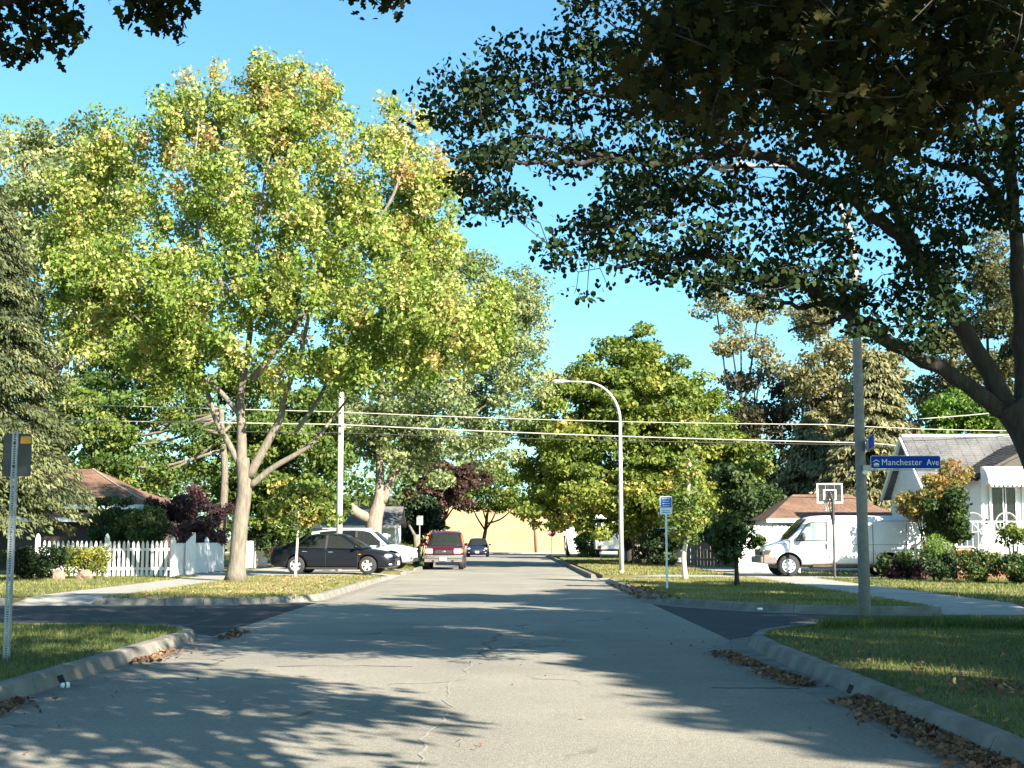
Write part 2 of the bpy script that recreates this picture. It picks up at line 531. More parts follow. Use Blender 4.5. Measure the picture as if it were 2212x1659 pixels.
# kerb lines: the road side lies to the right of the travel direction when side=+1
k_near_left = [(XL, -6 + i*1.85) for i in range(13)] + [(XL, 18.4)] + arc(XL - 1.9, 18.6, 1.9, 8, 90, 6) + [(-8, 20.5), (-14, 20.5), (-24, 20.5), (-40, 20.5)]
k_near_right = [(XR, -6 + i*1.85) for i in range(12)] + [(XR, 16.4), (3.12, 18.0), (3.4, 19.0), (3.95, 19.9), (4.7, 20.6), (5.6, 21.0), (6.6, 20.95), (8, 20.4), (10, 19.6), (14, 18.7), (24, 18.6), (40, 18.6)]
k_far_left = [(-40, 28.9), (-24, 28.9), (-18, 28.9), (-14, 28.9), (-10.7, 28.9)]
k_far_left2 = [(-8.9, 28.9), (-7.4, 28.95)] + arc(XL - 2.6, 31.6, 2.6, -82, 0, 6)[0:] + [(XL, 33 + i*3.0) for i in range(5)]
k_far_left3 = [(XL, 53.2), (XL, 55.0)]
k_far_left4 = [(XL, 59.5 + i*4) for i in range(15)]
k_far_right = [(40, 25.2), (24, 25.2), (16, 25.2), (12, 25.2), (9.9, 25.2)]
k_far_right2 = [(8.0, 25.3), (6.6, 25.5), (5.4, 26.1), (4.4, 27.2), (3.6, 28.7), (3.15, 30.4), (XR, 32.5)] + [(XR, 34.5 + i*3) for i in range(4)]
k_far_right3 = [(XR, 49 + i*4) for i in range(17)]

def offset(path, d):
    out = []
    for i, p in enumerate(path):
        a = Vector(path[max(i-1, 0)]); b = Vector(path[min(i+1, len(path)-1)])
        t = (b - a).normalized()
        out.append((p[0] - t.y*d, p[1] + t.x*d))
    return out

def kerb(path, side, label, h=0.15, gap=0.012):
    """side +1: lawn lies to the left of the travel direction."""
    root = thing('kerb', None, None, kind='structure')
    root['label'] = label
    prof = [(-0.33, 0.004), (-0.02, 0.012), (0.035, h - 0.02), (0.06, h), (0.19, h), (0.19, -0.05), (-0.33, -0.05)]
    rows = [offset(path, side * d) for d, z in prof]
    for i in range(len(path) - 1):
        rings = []
        L = (Vector(path[i+1]) - Vector(path[i])).length
        g = min(gap / max(L, 1e-3), 0.2)
        for t in (g/2, 1 - g/2):
            rings.append([(rows[k][i][0]*(1-t) + rows[k][i+1][0]*t, rows[k][i][1]*(1-t) + rows[k][i+1][1]*t, prof[k][1] + random.uniform(-.003, .003)) for k in range(len(prof))])
        mb = MB().loft(rings)
        mb.build('kerb_segment', kerb_mat, root)
    return root

kl = kerb(k_near_left, 1, 'tall worn concrete kerb along the left lawn in the foreground')
kr = kerb(k_near_right, -1, 'concrete kerb with a leaf-filled gutter in front of the right lawn')
kerb(k_far_left, 1, 'kerb along the dark side street, left of the left pavement ramp')
kerb(k_far_left2, 1, 'kerb rounding the far left corner in front of the big maple')
kerb(k_far_left3, -1, 'short kerb piece between the two left driveways')
kerb(k_far_left4, -1, 'kerb beside the parked maroon SUV running to the brick building')
kerb(k_far_right, -1, 'kerb along the right side street beyond the street sign')
kerb(k_far_right2, -1, 'kerb rounding the far right corner in front of the blue sign')
kerb(k_far_right3, 1, 'kerb along the right verge below the curved street lamp')
# dark blocks on the kerb faces, their colour standing in for unlit drain holes
for (x, y, s, par) in ((XL, 13.2, -1, kl), (XR, 12.35, 1, kr)):
    MB().prism([(x + s*d, z) for d, z in ((-.018, .022), (.016, .095), (.04, .095), (.04, .022))], y - .08, y + .08, axis='y').build('drain_hole', pm('drain_dark', (0.006, 0.006, 0.007), 0.95), par)

def sheet(name, poly, z0, z1, mat, kind='structure', label=None):
    o = MB().prism(poly, z0, z1).build(name, mat)
    return tag(o, label, None, None, kind)

k_lawn = 0.19
def lawn(name, path, side, extra, label):
    o = sheet('lawn', offset(path, side * 0.19) + extra, -0.05, 0.135, soil_m, label=label)
    return o
lawn('lawn', k_near_left, 1, [(-60, 20.7), (-60, -6)], 'near left lawn round the perforated sign post')
lawn('lawn', k_near_right, -1, [(60, 18.8), (60, -6)], 'near right lawn round the street sign post')
SWL0, SWL1 = -10.7, -8.9     # left pavement strip
SWR0, SWR1 = 8.0, 9.9
sheet('lawn', [(-60, 29.09), (SWL0, 29.09), (SWL0, 125), (-60, 125)], -0.05, 0.13, soil_m, label='left house lawn behind the pavement')
pl = offset(k_far_left2, 0.19)
sheet('lawn', [(SWL1, 29.09)] + pl + [(XL - 0.19, 47.0), (SWL1, 47.0)], -0.05, 0.13, soil_m, label='left verge under the big maple')
sheet('lawn', [(XL - 0.19, 52.6), (XL - 0.19, 55.2), (SWL1, 55.2), (SWL1, 52.6)], -0.05, 0.13, soil_m, label='grass between the two left driveways')
sheet('lawn', [(XL - 0.19, 59.5), (XL - 0.19, 117), (SWL1, 117), (SWL1, 59.5)], -0.05, 0.13, soil_m, label='far left verge beside the maroon SUV')
sheet('lawn', [(SWR1, 25.39), (60, 25.39), (60, 125), (SWR1, 125)], -0.05, 0.13, soil_m, label='right house lawn in front of the white van')
pr = offset(k_far_right2, -0.19)
sheet('lawn', [(SWR0, 25.5)] + pr + [(XR + 0.19, 45.0), (SWR0, 45.0)], -0.05, 0.13, soil_m, label='right verge round the blue sign')
sheet('lawn', [(XR + 0.19, 48.5), (SWR0, 48.5), (SWR0, 117), (XR + 0.19, 117)], -0.05, 0.13, soil_m, label='far right verge below the green maple')
# side streets of newer dark asphalt, 4 mm sheets on the base
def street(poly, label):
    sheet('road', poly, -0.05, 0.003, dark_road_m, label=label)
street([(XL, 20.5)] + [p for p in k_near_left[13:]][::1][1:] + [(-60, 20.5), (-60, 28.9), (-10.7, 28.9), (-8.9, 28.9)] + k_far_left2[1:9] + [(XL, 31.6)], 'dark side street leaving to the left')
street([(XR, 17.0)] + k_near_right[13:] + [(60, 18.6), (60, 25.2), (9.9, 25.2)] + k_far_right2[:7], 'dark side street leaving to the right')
sheet('road', [(-60, 119), (60, 119), (60, 131), (-60, 131)], -0.05, 0.004, dark_road_m, label='cross street in front of the brick building')
# pavements, slab by slab
def pavement(x0, x1, y0, y1, step, label, ramp=True):
    root = thing('pavement', None, None, kind='structure'); root['label'] = label
    y = y0
    i = 0
    while y < y1:
        za = 0.145 + random.uniform(-.004, .004)
        a, b = y + 0.012, min(y + step, y1) - 0.012
        z0 = 0.02 if (ramp and i == 0) else za
        mb = MB().add([(x0, a, -.05), (x1, a, -.05), (x1, b, -.05), (x0, b, -.05), (x0, a, z0), (x1, a, z0), (x1, b, za), (x0, b, za)],
                      [(0,3,2,1),(4,5,6,7),(0,1,5,4),(1,2,6,5),(2,3,7,6),(3,0,4,7)])
        mb.build('slab', concrete, root)
        y += step; i += 1
    return root
pavement(SWL0, SWL1, 28.9, 117, 1.6, 'left concrete pavement running back past the picket fence')
pavement(SWR0, SWR1, 25.2, 117, 1.6, 'right concrete pavement running back past the van')
def drive(x0, x1, y0, y1, apron_x, label, n):
    root = thing('driveway', None, None, kind='structure'); root['label'] = label
    for i in range(n):
        a, b = x0 + (x1 - x0)*i/n, x0 + (x1 - x0)*(i+1)/n
        MB().prism([(a+.012, y0), (b-.012, y0), (b-.012, y1), (a+.012, y1)], -0.05, 0.14 + random.uniform(-.003, .003)).build('slab', concrete, root)
    # sloping apron down to the road
    e = apron_x
    x1_ = x1 if abs(x1 - e) < abs(x0 - e) else x0
    MB().add([(x1_, y0, -.05), (e, y0, -.05), (e, y1, -.05), (x1_, y1, -.05), (x1_, y0, .14), (e, y0, .012), (e, y1, .012), (x1_, y1, .14)],
             [(0,3,2,1),(4,5,6,7),(0,1,5,4),(1,2,6,5),(2,3,7,6),(3,0,4,7)]).build('apron', concrete, root)
drive(-8.88, -6.0, 47.0, 52.6, XL + 0.0, 'left driveway under the black sedan', 2)
drive(-16.0, SWL0 - .02, 47.0, 52.6, SWL0 - .02, 'left driveway behind the pavement', 3)
drive(-8.88, -6.0, 55.2, 59.5, XL + 0.0, 'left driveway under the white crossover', 2)
drive(SWR1 + .02, 20.0, 45.0, 48.5, SWR1 + .02, 'right driveway under the white van', 5)
drive(5.2, SWR0 - .02, 45.0, 48.5, XR, 'right driveway apron in front of the white van', 2)

# road wear: sealed joints and patches, thin sheets
def ribbon(pts, w, z, mat, name, label, parent=None):
    rows = []
    P = [Vector((p[0], p[1], 0)) for p in pts]
    for i, p in enumerate(P):
        t = (P[min(i+1, len(P)-1)] - P[max(i-1, 0)]).normalized()
        nn = Vector((-t.y, t.x, 0)) * (w * random.uniform(0.5, 1.3) / 2)
        rows.append([tuple(p + nn + Vector((0,0,z))), tuple(p - nn + Vector((0,0,z)))])
    o = MB().grid(rows).build(name, mat)
    return tag(o, label, None, None, 'structure')
crack_m = pm('crack_tar', (0.07, 0.066, 0.06), 0.8, var=0.3)
seam_m = pm('worn_seam_chips', (0.27, 0.255, 0.22), 0.9, var=0.2, scale=25)
def wander(x, y0, y1, n, amp, seed):
    rng = random.Random(seed); out = []; dx = 0
    for i in range(n + 1):
        dx += rng.uniform(-amp, amp); dx *= 0.9
        out.append((x + dx, y0 + (y1 - y0) * i / n))
    return out
ribbon(wander(-0.62, 5.5, 15.5, 60, 0.05, 3), 0.022, 0.004, seam_m, 'road_seam', 'pale worn seam down the middle of the road')
ribbon(wander(-0.25, 16.2, 20.4, 26, 0.07, 4), 0.04, 0.004, crack_m, 'road_crack', 'dark crack across the shaded middle of the road')
ribbon([(a, b) for b, a in wander(15.1, -2.6, -1.1, 16, 0.05, 5)], 0.03, 0.004, crack_m, 'road_crack', 'short dark crack in the sunlit left lane')
ribbon([(a, b) for b, a in wander(20.4, -4.2, 3.2, 40, 0.03, 8)], 0.05, 0.004, seam_m, 'road_seam', 'pale joint across the road at the near side of the crossing')
ribbon([(a, b) for b, a in wander(13.0, 1.9, 2.75, 12, 0.06, 9)], 0.05, 0.004, crack_m, 'road_crack', 'dark gap beside the right gutter near the drain hole')
ribbon([(a, b) for b, a in wander(23.6, -0.9, 0.5, 12, 0.04, 12)], 0.04, 0.004, seam_m, 'road_seam', 'short pale patch edge in the middle of the crossing')

# ------------------------------------------------------------------ trees
def proj(P):
    """world points -> picture coordinates (2212 x 1659), used only to choose which leaves get an object of their own."""
    c, s = math.cos(PITCH), math.sin(PITCH)
    y, z = P[:, 1], P[:, 2] - CAM_H
    d = y * c + z * s
    up = -y * s + z * c
    return PW/2 + F * P[:, 0] / d, PH/2 - F * up / d, d

def blobs_px(lst):
    out = []
    for b in lst:
        u, v, Y, ru, rv = b[:5]
        ry = b[5] if len(b) > 5 else (ru + rv) / 2 * Y / F
        c = at(u, v, Y)
        out.append((c.x, c.y, c.z, ru*Y/F, ry, rv*Y/F))
    return out

def tree(name, label, base, blobs, lm, bark, n, size, r, fork=0.55, spacing=1.0, rad=0.8, seed=1, limbs=None, tmpl=DIAMOND, group=None,
         flat=0.6, inner=0.35, tint0=0.5, tintfn=None, droop=0.5, up=0.5, cat='tree', trunk_pts=None, twig=0.022, flare=1.5, shell=0.55, spread=0.18, every=1, tt=.45):
    rng = np.random.default_rng(seed)
    base = Vector(base)
    root = thing(name, label, cat, base, 0, group)
    B = np.array(blobs)
    top = Vector(B[:, :3].mean(0))
    z0 = base.z
    tp = trunk_pts or [base, base.lerp(Vector((base.x*.6 + top.x*.4, base.y*.6 + top.y*.4, z0 + (top.z - z0)*fork*.6)), 1), Vector((base.x*.4 + top.x*.6, base.y*.4 + top.y*.6, z0 + (top.z - z0)*fork*1.2))]
    mbT, mbB = MB(), MB()
    path = limb_path(tp, 6)
    radii = [r * (1 - tt * i / (len(path)-1)) for i in range(len(path))]
    radii[0] = r * flare; radii[1] = r * (1 + (flare-1)*.25)
    path2 = [p - base for p in path]
    mbT.tube(path2, radii, n=14)
    nodes = [tuple(p) for p in path[len(path)//3:]]
    fk = path[-1]
    if limbs is None:
        for b in blobs:
            c = Vector(b[:3])
            st = path[int(len(path) * random.uniform(.55, .99))]
            m = st.lerp(c, .5) + Vector((0, 0, -.08 * (c - st).length))
            lp = limb_path([st, m, c.lerp(st, .05), c + Vector((0, 0, b[5]*.45))], 4)
            mbB.tube([q - base for q in lp], taper(len(lp), r*.42, r*.08), n=7)
            nodes += [tuple(q) for q in lp[2:]]
    else:
        for pts, ra, rb in limbs:
            lp = limb_path(pts, 5)
            mbB.tube([q - base for q in lp], taper(len(lp), ra, rb), n=9)
            nodes += [tuple(q) for q in lp[1:]]
    cl = sub_clumps(rng, blobs, spacing, rad, flat, inner)
    tw = MB()
    grow(tw, rng, np.array(nodes), cl, r0=twig, every=every)
    tw.v = [tuple(Vector(q) - base) for q in tw.v]
    mbB.add(tw.v, tw.f)
    mbT.build('trunk', bark, root, smooth=True)
    mbB.build('branches', bark, root, smooth=True)
    o = foliage('crown', root, lm, cl, n, size, seed, tmpl, up=up, droop=droop, origin=base, tint0=tint0, tintfn=tintfn, shell=shell, tint_spread=spread)
    return root

def conifer(name, label, base, H, Rd, lm, bark, seed=1, r=0.25, zlow=0.06, levels=34, per=9, droop=0.35, card=0.28, dens=9, lean=(0, 0), top_pow=0.85, group=None):
    rng = np.random.default_rng(seed)
    base = Vector(base)
    root = thing(name, label, 'tree', base, 0, group)
    tp = [Vector((0, 0, 0)), Vector((lean[0]*.5, lean[1]*.5, H*.5)), Vector((lean[0], lean[1], H))]
    lp = limb_path(tp, 8)
    MB().tube(lp, taper(len(lp), r, .03), n=10).build('trunk', bark, root, smooth=True)
    br = MB()
    P, N, T, S, tn = [], [], [], [], []
    for i in range(levels):
        f = i / levels
        z = H * (zlow + (1 - zlow) * f)
        L0 = Rd * (1 - f) ** top_pow + 0.15
        for k in range(per):
            a = rng.uniform(0, 2*math.pi)
            L = L0 * rng.uniform(.65, 1.12)
            d = np.array([math.cos(a), math.sin(a), 0])
            c0 = np.array([lean[0]*z/H, lean[1]*z/H, z])
            pts = []
            for s in np.linspace(0, 1, 5):
                pts.append(c0 + d * L * s + np.array([0, 0, L * (0.12*s - droop*s*s + (0.12*s**4 if s > .7 else 0))]))
            br.tube(pts, taper(5, .03, .006), n=4, cap=False)
            side = np.array([-d[1], d[0], 0])
            m = int(dens * L * 2.4) + 3
            s = rng.random(m) ** 0.6
            w = rng.normal(size=m) * 0.22 * (0.3 + L * (1 - .5*s)) * .8
            zz = L * (0.12*s - droop*s*s)
            p = c0 + d * (L*s)[:, None] + side * w[:, None] + np.array([0, 0, 1.0]) * (zz - rng.random(m)*.18)[:, None]
            t = d * .55 + side * (np.sign(w) * .4)[:, None] + np.array([0, 0, -1.0]) * rng.uniform(.25, 1.1, m)[:, None] + rng.normal(size=(m, 3)) * .25
            P.append(p); T.append(t)
            N.append(rng.normal(size=(m, 3)) * .6 + np.array([0, 0, .8]) + d*.5)
            tn.append(np.clip(.45 + .2*rng.normal() + .14*rng.normal(size=m), 0, 1))
    P = np.vstack(P); N = nrm(np.vstack(N)); T = np.vstack(T); tn = np.concatenate(tn)
    T = nrm(T); N = nrm(N - T * (N*T).sum(1, keepdims=True)); B = np.cross(N, T)
    s = (card * rng.uniform(.7, 1.3, len(P)))[:, None, None]
    tm = np.array([(-.5,-.05,0),(.0,-.2,.03),(.55,0,-.04),(.0,.2,.03)])
    V = P[:, None] + s * (tm[None, :, 0:1]*T[:, None] + tm[None, :, 1:2]*B[:, None] + tm[None, :, 2:3]*N[:, None])
    br.build('branches', bark, root)
    link('crown', fast_mesh('crown', V.reshape(-1, 3), 4, lm, tn), root)
    return root

LM_maple = leafmat('turning_maple_leaf', [(0, (.06,.10,.018)), (.35, (.17,.25,.04)), (.6, (.32,.37,.09)), (.85, (.47,.41,.16)), (1, (.44,.26,.11))], .36)
LM_silver = leafmat('silver_maple_leaf', [(0, (.07,.11,.04)), (.5, (.20,.25,.10)), (.8, (.32,.35,.16)), (1, (.42,.40,.17))], .35)
LM_green = leafmat('green_maple_leaf', [(0, (.05,.085,.016)), (.5, (.15,.20,.035)), (.85, (.25,.28,.055)), (1, (.36,.30,.08))], .35)
LM_mid = leafmat('understory_leaf', [(0, (.035,.07,.015)), (.5, (.10,.16,.03)), (.85, (.21,.25,.06)), (1, (.33,.28,.07))], .35)
LM_darkmaple = leafmat('dark_maple_leaf', [(0, (.028,.026,.014)), (.6, (.065,.06,.028)), (1, (.12,.10,.045))], .25)
LM_plum = leafmat('purple_plum_leaf', [(0, (.03,.016,.012)), (.5, (.075,.04,.028)), (1, (.15,.08,.052))], .2)
LM_barberry = leafmat('barberry_leaf', [(0, (.016,.009,.012)), (.6, (.045,.025,.03)), (1, (.11,.05,.05))], .25)
LM_olive = leafmat('olive_tree_leaf', [(0, (.08,.085,.03)), (.5, (.19,.18,.075)), (1, (.33,.29,.14))], .35)
LM_spruce = leafmat('spruce_needle', [(0, (.04,.058,.024)), (.5, (.105,.125,.05)), (1, (.20,.205,.085))], .2)
LM_spruce2 = leafmat('dry_spruce_needle', [(0, (.08,.085,.035)), (.5, (.20,.19,.085)), (1, (.34,.31,.15))], .2)
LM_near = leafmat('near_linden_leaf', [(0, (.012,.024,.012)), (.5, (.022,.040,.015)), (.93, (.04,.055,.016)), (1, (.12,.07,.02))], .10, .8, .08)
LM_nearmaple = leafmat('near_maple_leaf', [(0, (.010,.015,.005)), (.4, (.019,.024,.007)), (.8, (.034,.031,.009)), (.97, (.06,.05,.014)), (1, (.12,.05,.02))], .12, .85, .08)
LM_shrub = leafmat('shrub_leaf', [(0, (.02,.04,.012)), (.5, (.05,.085,.02)), (1, (.13,.16,.04))], .25)
LM_yew = leafmat('yew_needle', [(0, (.012,.025,.01)), (.5, (.03,.055,.018)), (1, (.07,.10,.03))], .15)
LM_yellow = leafmat('yellow_shrub_leaf', [(0, (.07,.09,.012)), (.5, (.19,.21,.03)), (1, (.33,.31,.06))], .35)
LM_autumn = leafmat('autumn_shrub_leaf', [(0, (.06,.075,.02)), (.4, (.17,.16,.045)), (.75, (.34,.25,.08)), (1, (.36,.16,.07))], .35)
LM_vine = leafmat('bright_vine_leaf', [(0, (.04,.09,.015)), (.5, (.12,.21,.035)), (1, (.25,.34,.07))], .35)

def G(u, v, z=0.13):
    """picture point on a level z."""
    a, b = (u - PW/2)/F, (PH/2 - v)/F
    dy = math.cos(PITCH) - b*math.sin(PITCH); dz = math.sin(PITCH) + b*math.cos(PITCH)
    t = (z - CAM_H)/dz
    return Vector((a*t, dy*t, z))

# the big turning maple on the left verge
mb_ = Vector((-8.35, 41.0, 0.12))
def A41(u, v, Y=41.0): return at(u, v, Y)
maple_limbs = [
    ([A41(537,1030), A41(575,960), A41(607,900), A41(612,860), A41(650,760,40.5), A41(690,560,40)], .145, .05),
    ([A41(522,1010), A41(522,930), A41(521,850), A41(540,720), A41(560,480), A41(590,280)], .175, .03),
    ([A41(520,1010), A41(490,950), A41(465,905), A41(450,850,41.5), A41(395,740,42), A41(300,600,42)], .105, .03),
    ([A41(540,1050), A41(590,1010), A41(650,975), A41(685,948), A41(720,900,41.5), A41(770,840,42)], .105, .03),
    ([A41(521,900), A41(470,840), A41(400,780), A41(330,720,40), A41(250,640,40)], .09, .025),
    ([A41(545,820), A41(640,700), A41(760,560), A41(850,420), A41(880,300)], .12, .025),
    ([A41(640,930), A41(690,860,41.3), A41(740,760,41.6), A41(860,680,42), A41(1000,650,42)], .08, .025),
    ([A41(540,700), A41(450,560), A41(420,400), A41(430,250)], .10, .02),
]
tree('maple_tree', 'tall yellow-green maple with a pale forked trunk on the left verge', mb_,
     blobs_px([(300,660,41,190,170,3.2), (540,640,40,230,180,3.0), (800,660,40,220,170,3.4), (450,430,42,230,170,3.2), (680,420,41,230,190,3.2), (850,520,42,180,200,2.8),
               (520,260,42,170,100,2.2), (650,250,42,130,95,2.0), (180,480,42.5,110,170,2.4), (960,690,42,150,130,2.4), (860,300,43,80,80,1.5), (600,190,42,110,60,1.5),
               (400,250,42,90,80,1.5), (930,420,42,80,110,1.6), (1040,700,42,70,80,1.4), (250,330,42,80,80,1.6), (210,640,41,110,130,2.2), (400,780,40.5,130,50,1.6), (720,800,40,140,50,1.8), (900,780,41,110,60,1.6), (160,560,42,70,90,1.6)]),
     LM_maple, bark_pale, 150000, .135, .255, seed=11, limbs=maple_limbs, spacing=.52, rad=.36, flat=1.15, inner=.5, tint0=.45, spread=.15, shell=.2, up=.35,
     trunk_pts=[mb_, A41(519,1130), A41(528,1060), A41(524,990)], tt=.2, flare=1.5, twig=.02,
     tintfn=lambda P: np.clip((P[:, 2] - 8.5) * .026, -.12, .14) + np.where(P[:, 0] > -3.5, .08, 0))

# forked silver maple behind the cars
sb = Vector((-6.75, 65, .12))
def A65(u, v, Y=65): return at(u, v, Y)
tree('maple_tree', 'silver-green maple with a thick forked trunk behind the two parked cars', sb,
     blobs_px([(1050,720,66,110,130,3), (1110,680,67,75,110,2), (1010,860,66,150,100,3.2), (870,890,64,140,90,3), (1120,830,66,65,110,2), (760,910,66,110,80,3), (920,990,65,110,60,2.4),
               (820,800,67,160,110,3), (960,620,68,110,130,3), (1060,960,66,60,50,2)]),
     LM_silver, bark_mid, 62000, .18, .46, seed=22, spacing=.9, rad=.7, inner=.4, flare=1.3,
     trunk_pts=[sb, A65(808,1130), A65(818,1090), A65(822,1060)],
     limbs=[([A65(810,1125), A65(775,1110), A65(748,1085), A65(742,1065)], .30, .17), ([A65(820,1075), A65(820,1000), A65(818,930), A65(830,820)], .24, .07),
            ([A65(826,1085), A65(850,1020), A65(868,960), A65(930,880), A65(1000,760)], .22, .05), ([A65(850,1030), A65(890,1000), A65(980,930), A65(1080,850)], .12, .04), ([A65(818,960), A65(780,920), A65(740,880)], .1, .03)])

# green maple on the right verge, two stems
gb = Vector((6.35, 72, .12))
def A72(u, v, Y=72): return at(u, v, Y)
tree('maple_tree', 'broad green maple on the right verge behind the tall curved street lamp', gb,
     blobs_px([(1365,800,72,85,80), (1255,905,72,110,100), (1450,900,72,120,110), (1340,950,69,190,140,4), (1185,1010,71,75,95), (1530,1010,72,90,110), (1300,1080,67,160,80,3), (1450,1100,67,140,75,3), (1390,870,70,130,120),
               (1180,1100,70,50,50), (1560,1090,70,55,60), (1385,745,72,55,35), (1170,930,72,60,70), (1600,1010,71,60,80), (1240,840,72,70,45), (1510,870,72,80,60), (1330,840,71,110,80), (1260,1000,69,110,90), (1450,1000,69,120,90)]),
     LM_green, bark_dark, 95000, .22, .26, seed=33, spacing=.8, rad=.62, inner=.3, flat=.55, flare=1.6,
     trunk_pts=[gb, A72(1353,1150), A72(1352,1090)], tintfn=lambda P: np.where(P[:, 2] < 4.2, .16, 0))
tb = Vector((6.75, 71.6, .12))
tree('ivy_tree', 'thick brown second stem beside the curved street lamp, ivy at its foot', tb, blobs_px([(1385,1085,71.6,40,30)]), LM_green, bark_mid, 1500, .2, .3, seed=34, flare=1.7,
     trunk_pts=[tb, A72(1372,1170), A72(1380,1090)], spacing=.8, rad=.5)

# background trees, right
tree('maple_tree', 'dark brownish maple between the green maple and the tall conifers', (14.5, 88, .1),
     blobs_px([(1630,860,88,85,75), (1760,880,88,110,85), (1690,970,86,140,100), (1590,980,87,60,80), (1800,960,87,80,80), (1700,1080,86,120,60)]), LM_darkmaple, bark_dark, 26000, .24, .3, seed=41, spacing=1.0, rad=.8)
tree('locust_tree', 'thin pale locust reaching above the dark brown maple', (18.0, 106, .1),
     blobs_px([(1545,650,106,45,35), (1600,690,106,55,45), (1580,740,106,45,35), (1650,760,106,35,40), (1640,660,106,50,40)]), LM_olive, bark_dark, 5200, .26, .28, seed=42, spacing=1.7, rad=1.0, inner=.6, spread=.12, tint0=.6, twig=.035)
tree('ash_tree', 'pale olive tree rising behind the tall conifer left of the street sign pole', (21, 84, .1),
     blobs_px([(1790,730,84,80,75), (1830,830,84,110,90), (1730,830,84,50,60), (1760,680,84,50,50), (1900,760,84,70,70), (1880,900,84,90,70)]), LM_olive, bark_dark, 17000, .24, .3, seed=43, spacing=1.2, rad=.8, inner=.45, tint0=.58)
conifer('spruce_tree', 'olive spruce behind the white van and street sign pole', (16.9, 62, .1), 10.2, 3.3, LM_spruce2, bark_dark, seed=44, zlow=.27, levels=30, per=10, droop=.3, card=.26, dens=22, top_pow=.75)
conifer('spruce_tree', 'dry bushy spruce with low boughs just left of the white siding house', (14.9, 66, .1), 7.8, 3.0, LM_spruce2, bark_dark, seed=45, zlow=.25, levels=22, per=10, droop=.35, card=.26, dens=22, top_pow=.7)
tree('oak_tree', 'dark olive tree behind the house roof at the right edge', (25.5, 70, .1),
     blobs_px([(2130,610,70,90,120), (2150,790,70,90,100), (2050,760,70,80,90), (2080,870,70,60,50), (2190,700,70,70,150), (2000,880,72,60,60)]), LM_olive, bark_dark, 26000, .2, .3, seed=46, spacing=.95, rad=.75, tint0=.16, inner=.4)
tree('vine_tree', 'bright green leafy tree showing just above the grey roof', (22.3, 66, .1),
     blobs_px([(2060,895,66,70,45,1.6), (2130,905,66,70,45,1.6), (2020,930,66,40,30,1.2)]), LM_vine, bark_mid, 7000, .2, .18, seed=47, spacing=.8, rad=.6)
# background trees, left
conifer('spruce_tree', 'tall drooping spruce at the left edge behind the sign post', (-15.8, 39.5, .1), 12.2, 3.2, LM_spruce, bark_dark, seed=51, r=.3, zlow=.2, levels=46, per=12, droop=.42, card=.15, dens=42, top_pow=.62)
tree('elm_tree', 'pale tall tree behind the spruce at the left edge', (-26, 76, .1),
     blobs_px([(50,330,75,110,90), (160,330,75,80,70), (230,360,75,60,50), (60,400,74,120,100), (180,560,74,110,120), (100,840,73,110,120), (20,480,75,130,130), (140,460,75,110,110), (100,640,75,130,120), (200,700,74,90,130), (240,430,75,70,90)]), LM_silver, bark_mid, 42000, .24, .32, seed=52, spacing=1.2, rad=.9, tint0=.62)
tree('hackberry_tree', 'leafy mid-green tree with a pale trunk behind the picket fence', (-13.4, 62, .1),
     blobs_px([(250,960,63,100,70), (350,880,64,110,70), (420,960,63,80,70), (300,1030,62,80,40), (500,900,64,70,80), (200,880,64,60,60), (560,820,65,110,80), (380,780,65,140,80), (200,1000,62,60,50), (160,930,64,60,80), (220,800,66,90,80), (300,700,68,120,90)]), LM_mid, bark_pale, 52000, .19, .2, seed=53, spacing=.8, rad=.62,
     trunk_pts=[Vector((-13.4, 62, .1)), at(486,1030,62), at(480,950,62), at(478,880,62)], flare=1.2)
tree('boxelder_tree', 'dense leafy tree behind the black sedan left of the white pole', (-9.6, 63, .1),
     blobs_px([(620,960,63,100,90), (690,1000,62,60,90), (580,1060,62,60,70), (650,1100,61,90,60), (700,880,64,80,70), (600,1140,60,60,40), (540,1050,64,60,80), (560,950,65,60,60)]), LM_mid, bark_mid, 36000, .19, .18, seed=54, spacing=.75, rad=.6, tint0=.45)
tree('plum_tree', 'reddish purple plum tree behind the maroon SUV', (-4.9, 96, .1),
     blobs_px([(960,1040,96,65,50), (1010,1030,96,45,40), (925,1075,96,50,40), (975,1075,95,50,30), (940,1010,96,40,30)]), LM_plum, bark_dark, 19000, .2, .16, seed=55, spacing=.7, rad=.5, inner=.25)
tree('linden_tree', 'dark green tree hanging over the brick building wall', (-2.9, 124, .1),
     blobs_px([(1085,1065,118,45,40), (1040,1080,118,50,40), (1120,1085,117,35,30), (1060,1020,122,60,40), (1010,1070,120,40,30)]), LM_green, bark_dark, 9000, .26, .22, seed=56, spacing=1.0, rad=.8, tint0=.3)
tree('linden_tree', 'small dark-trunked tree near the far stop sign', (4.3, 104, .12),
     blobs_px([(1215,1110,104,50,30), (1180,1085,104,50,35), (1250,1120,103,45,35)]), LM_green, bark_dark, 6000, .24, .16, seed=57, spacing=.9, rad=.7, flare=1.2)
tree('linden_tree', 'pale-trunked tree in front of the white box truck', (5.75, 98, .12),
     blobs_px([(1270,1090,98,60,30), (1310,1100,98,50,30)]), LM_green, bark_pale, 5000, .24, .24, seed=58, spacing=.9, rad=.7, flare=1.2)
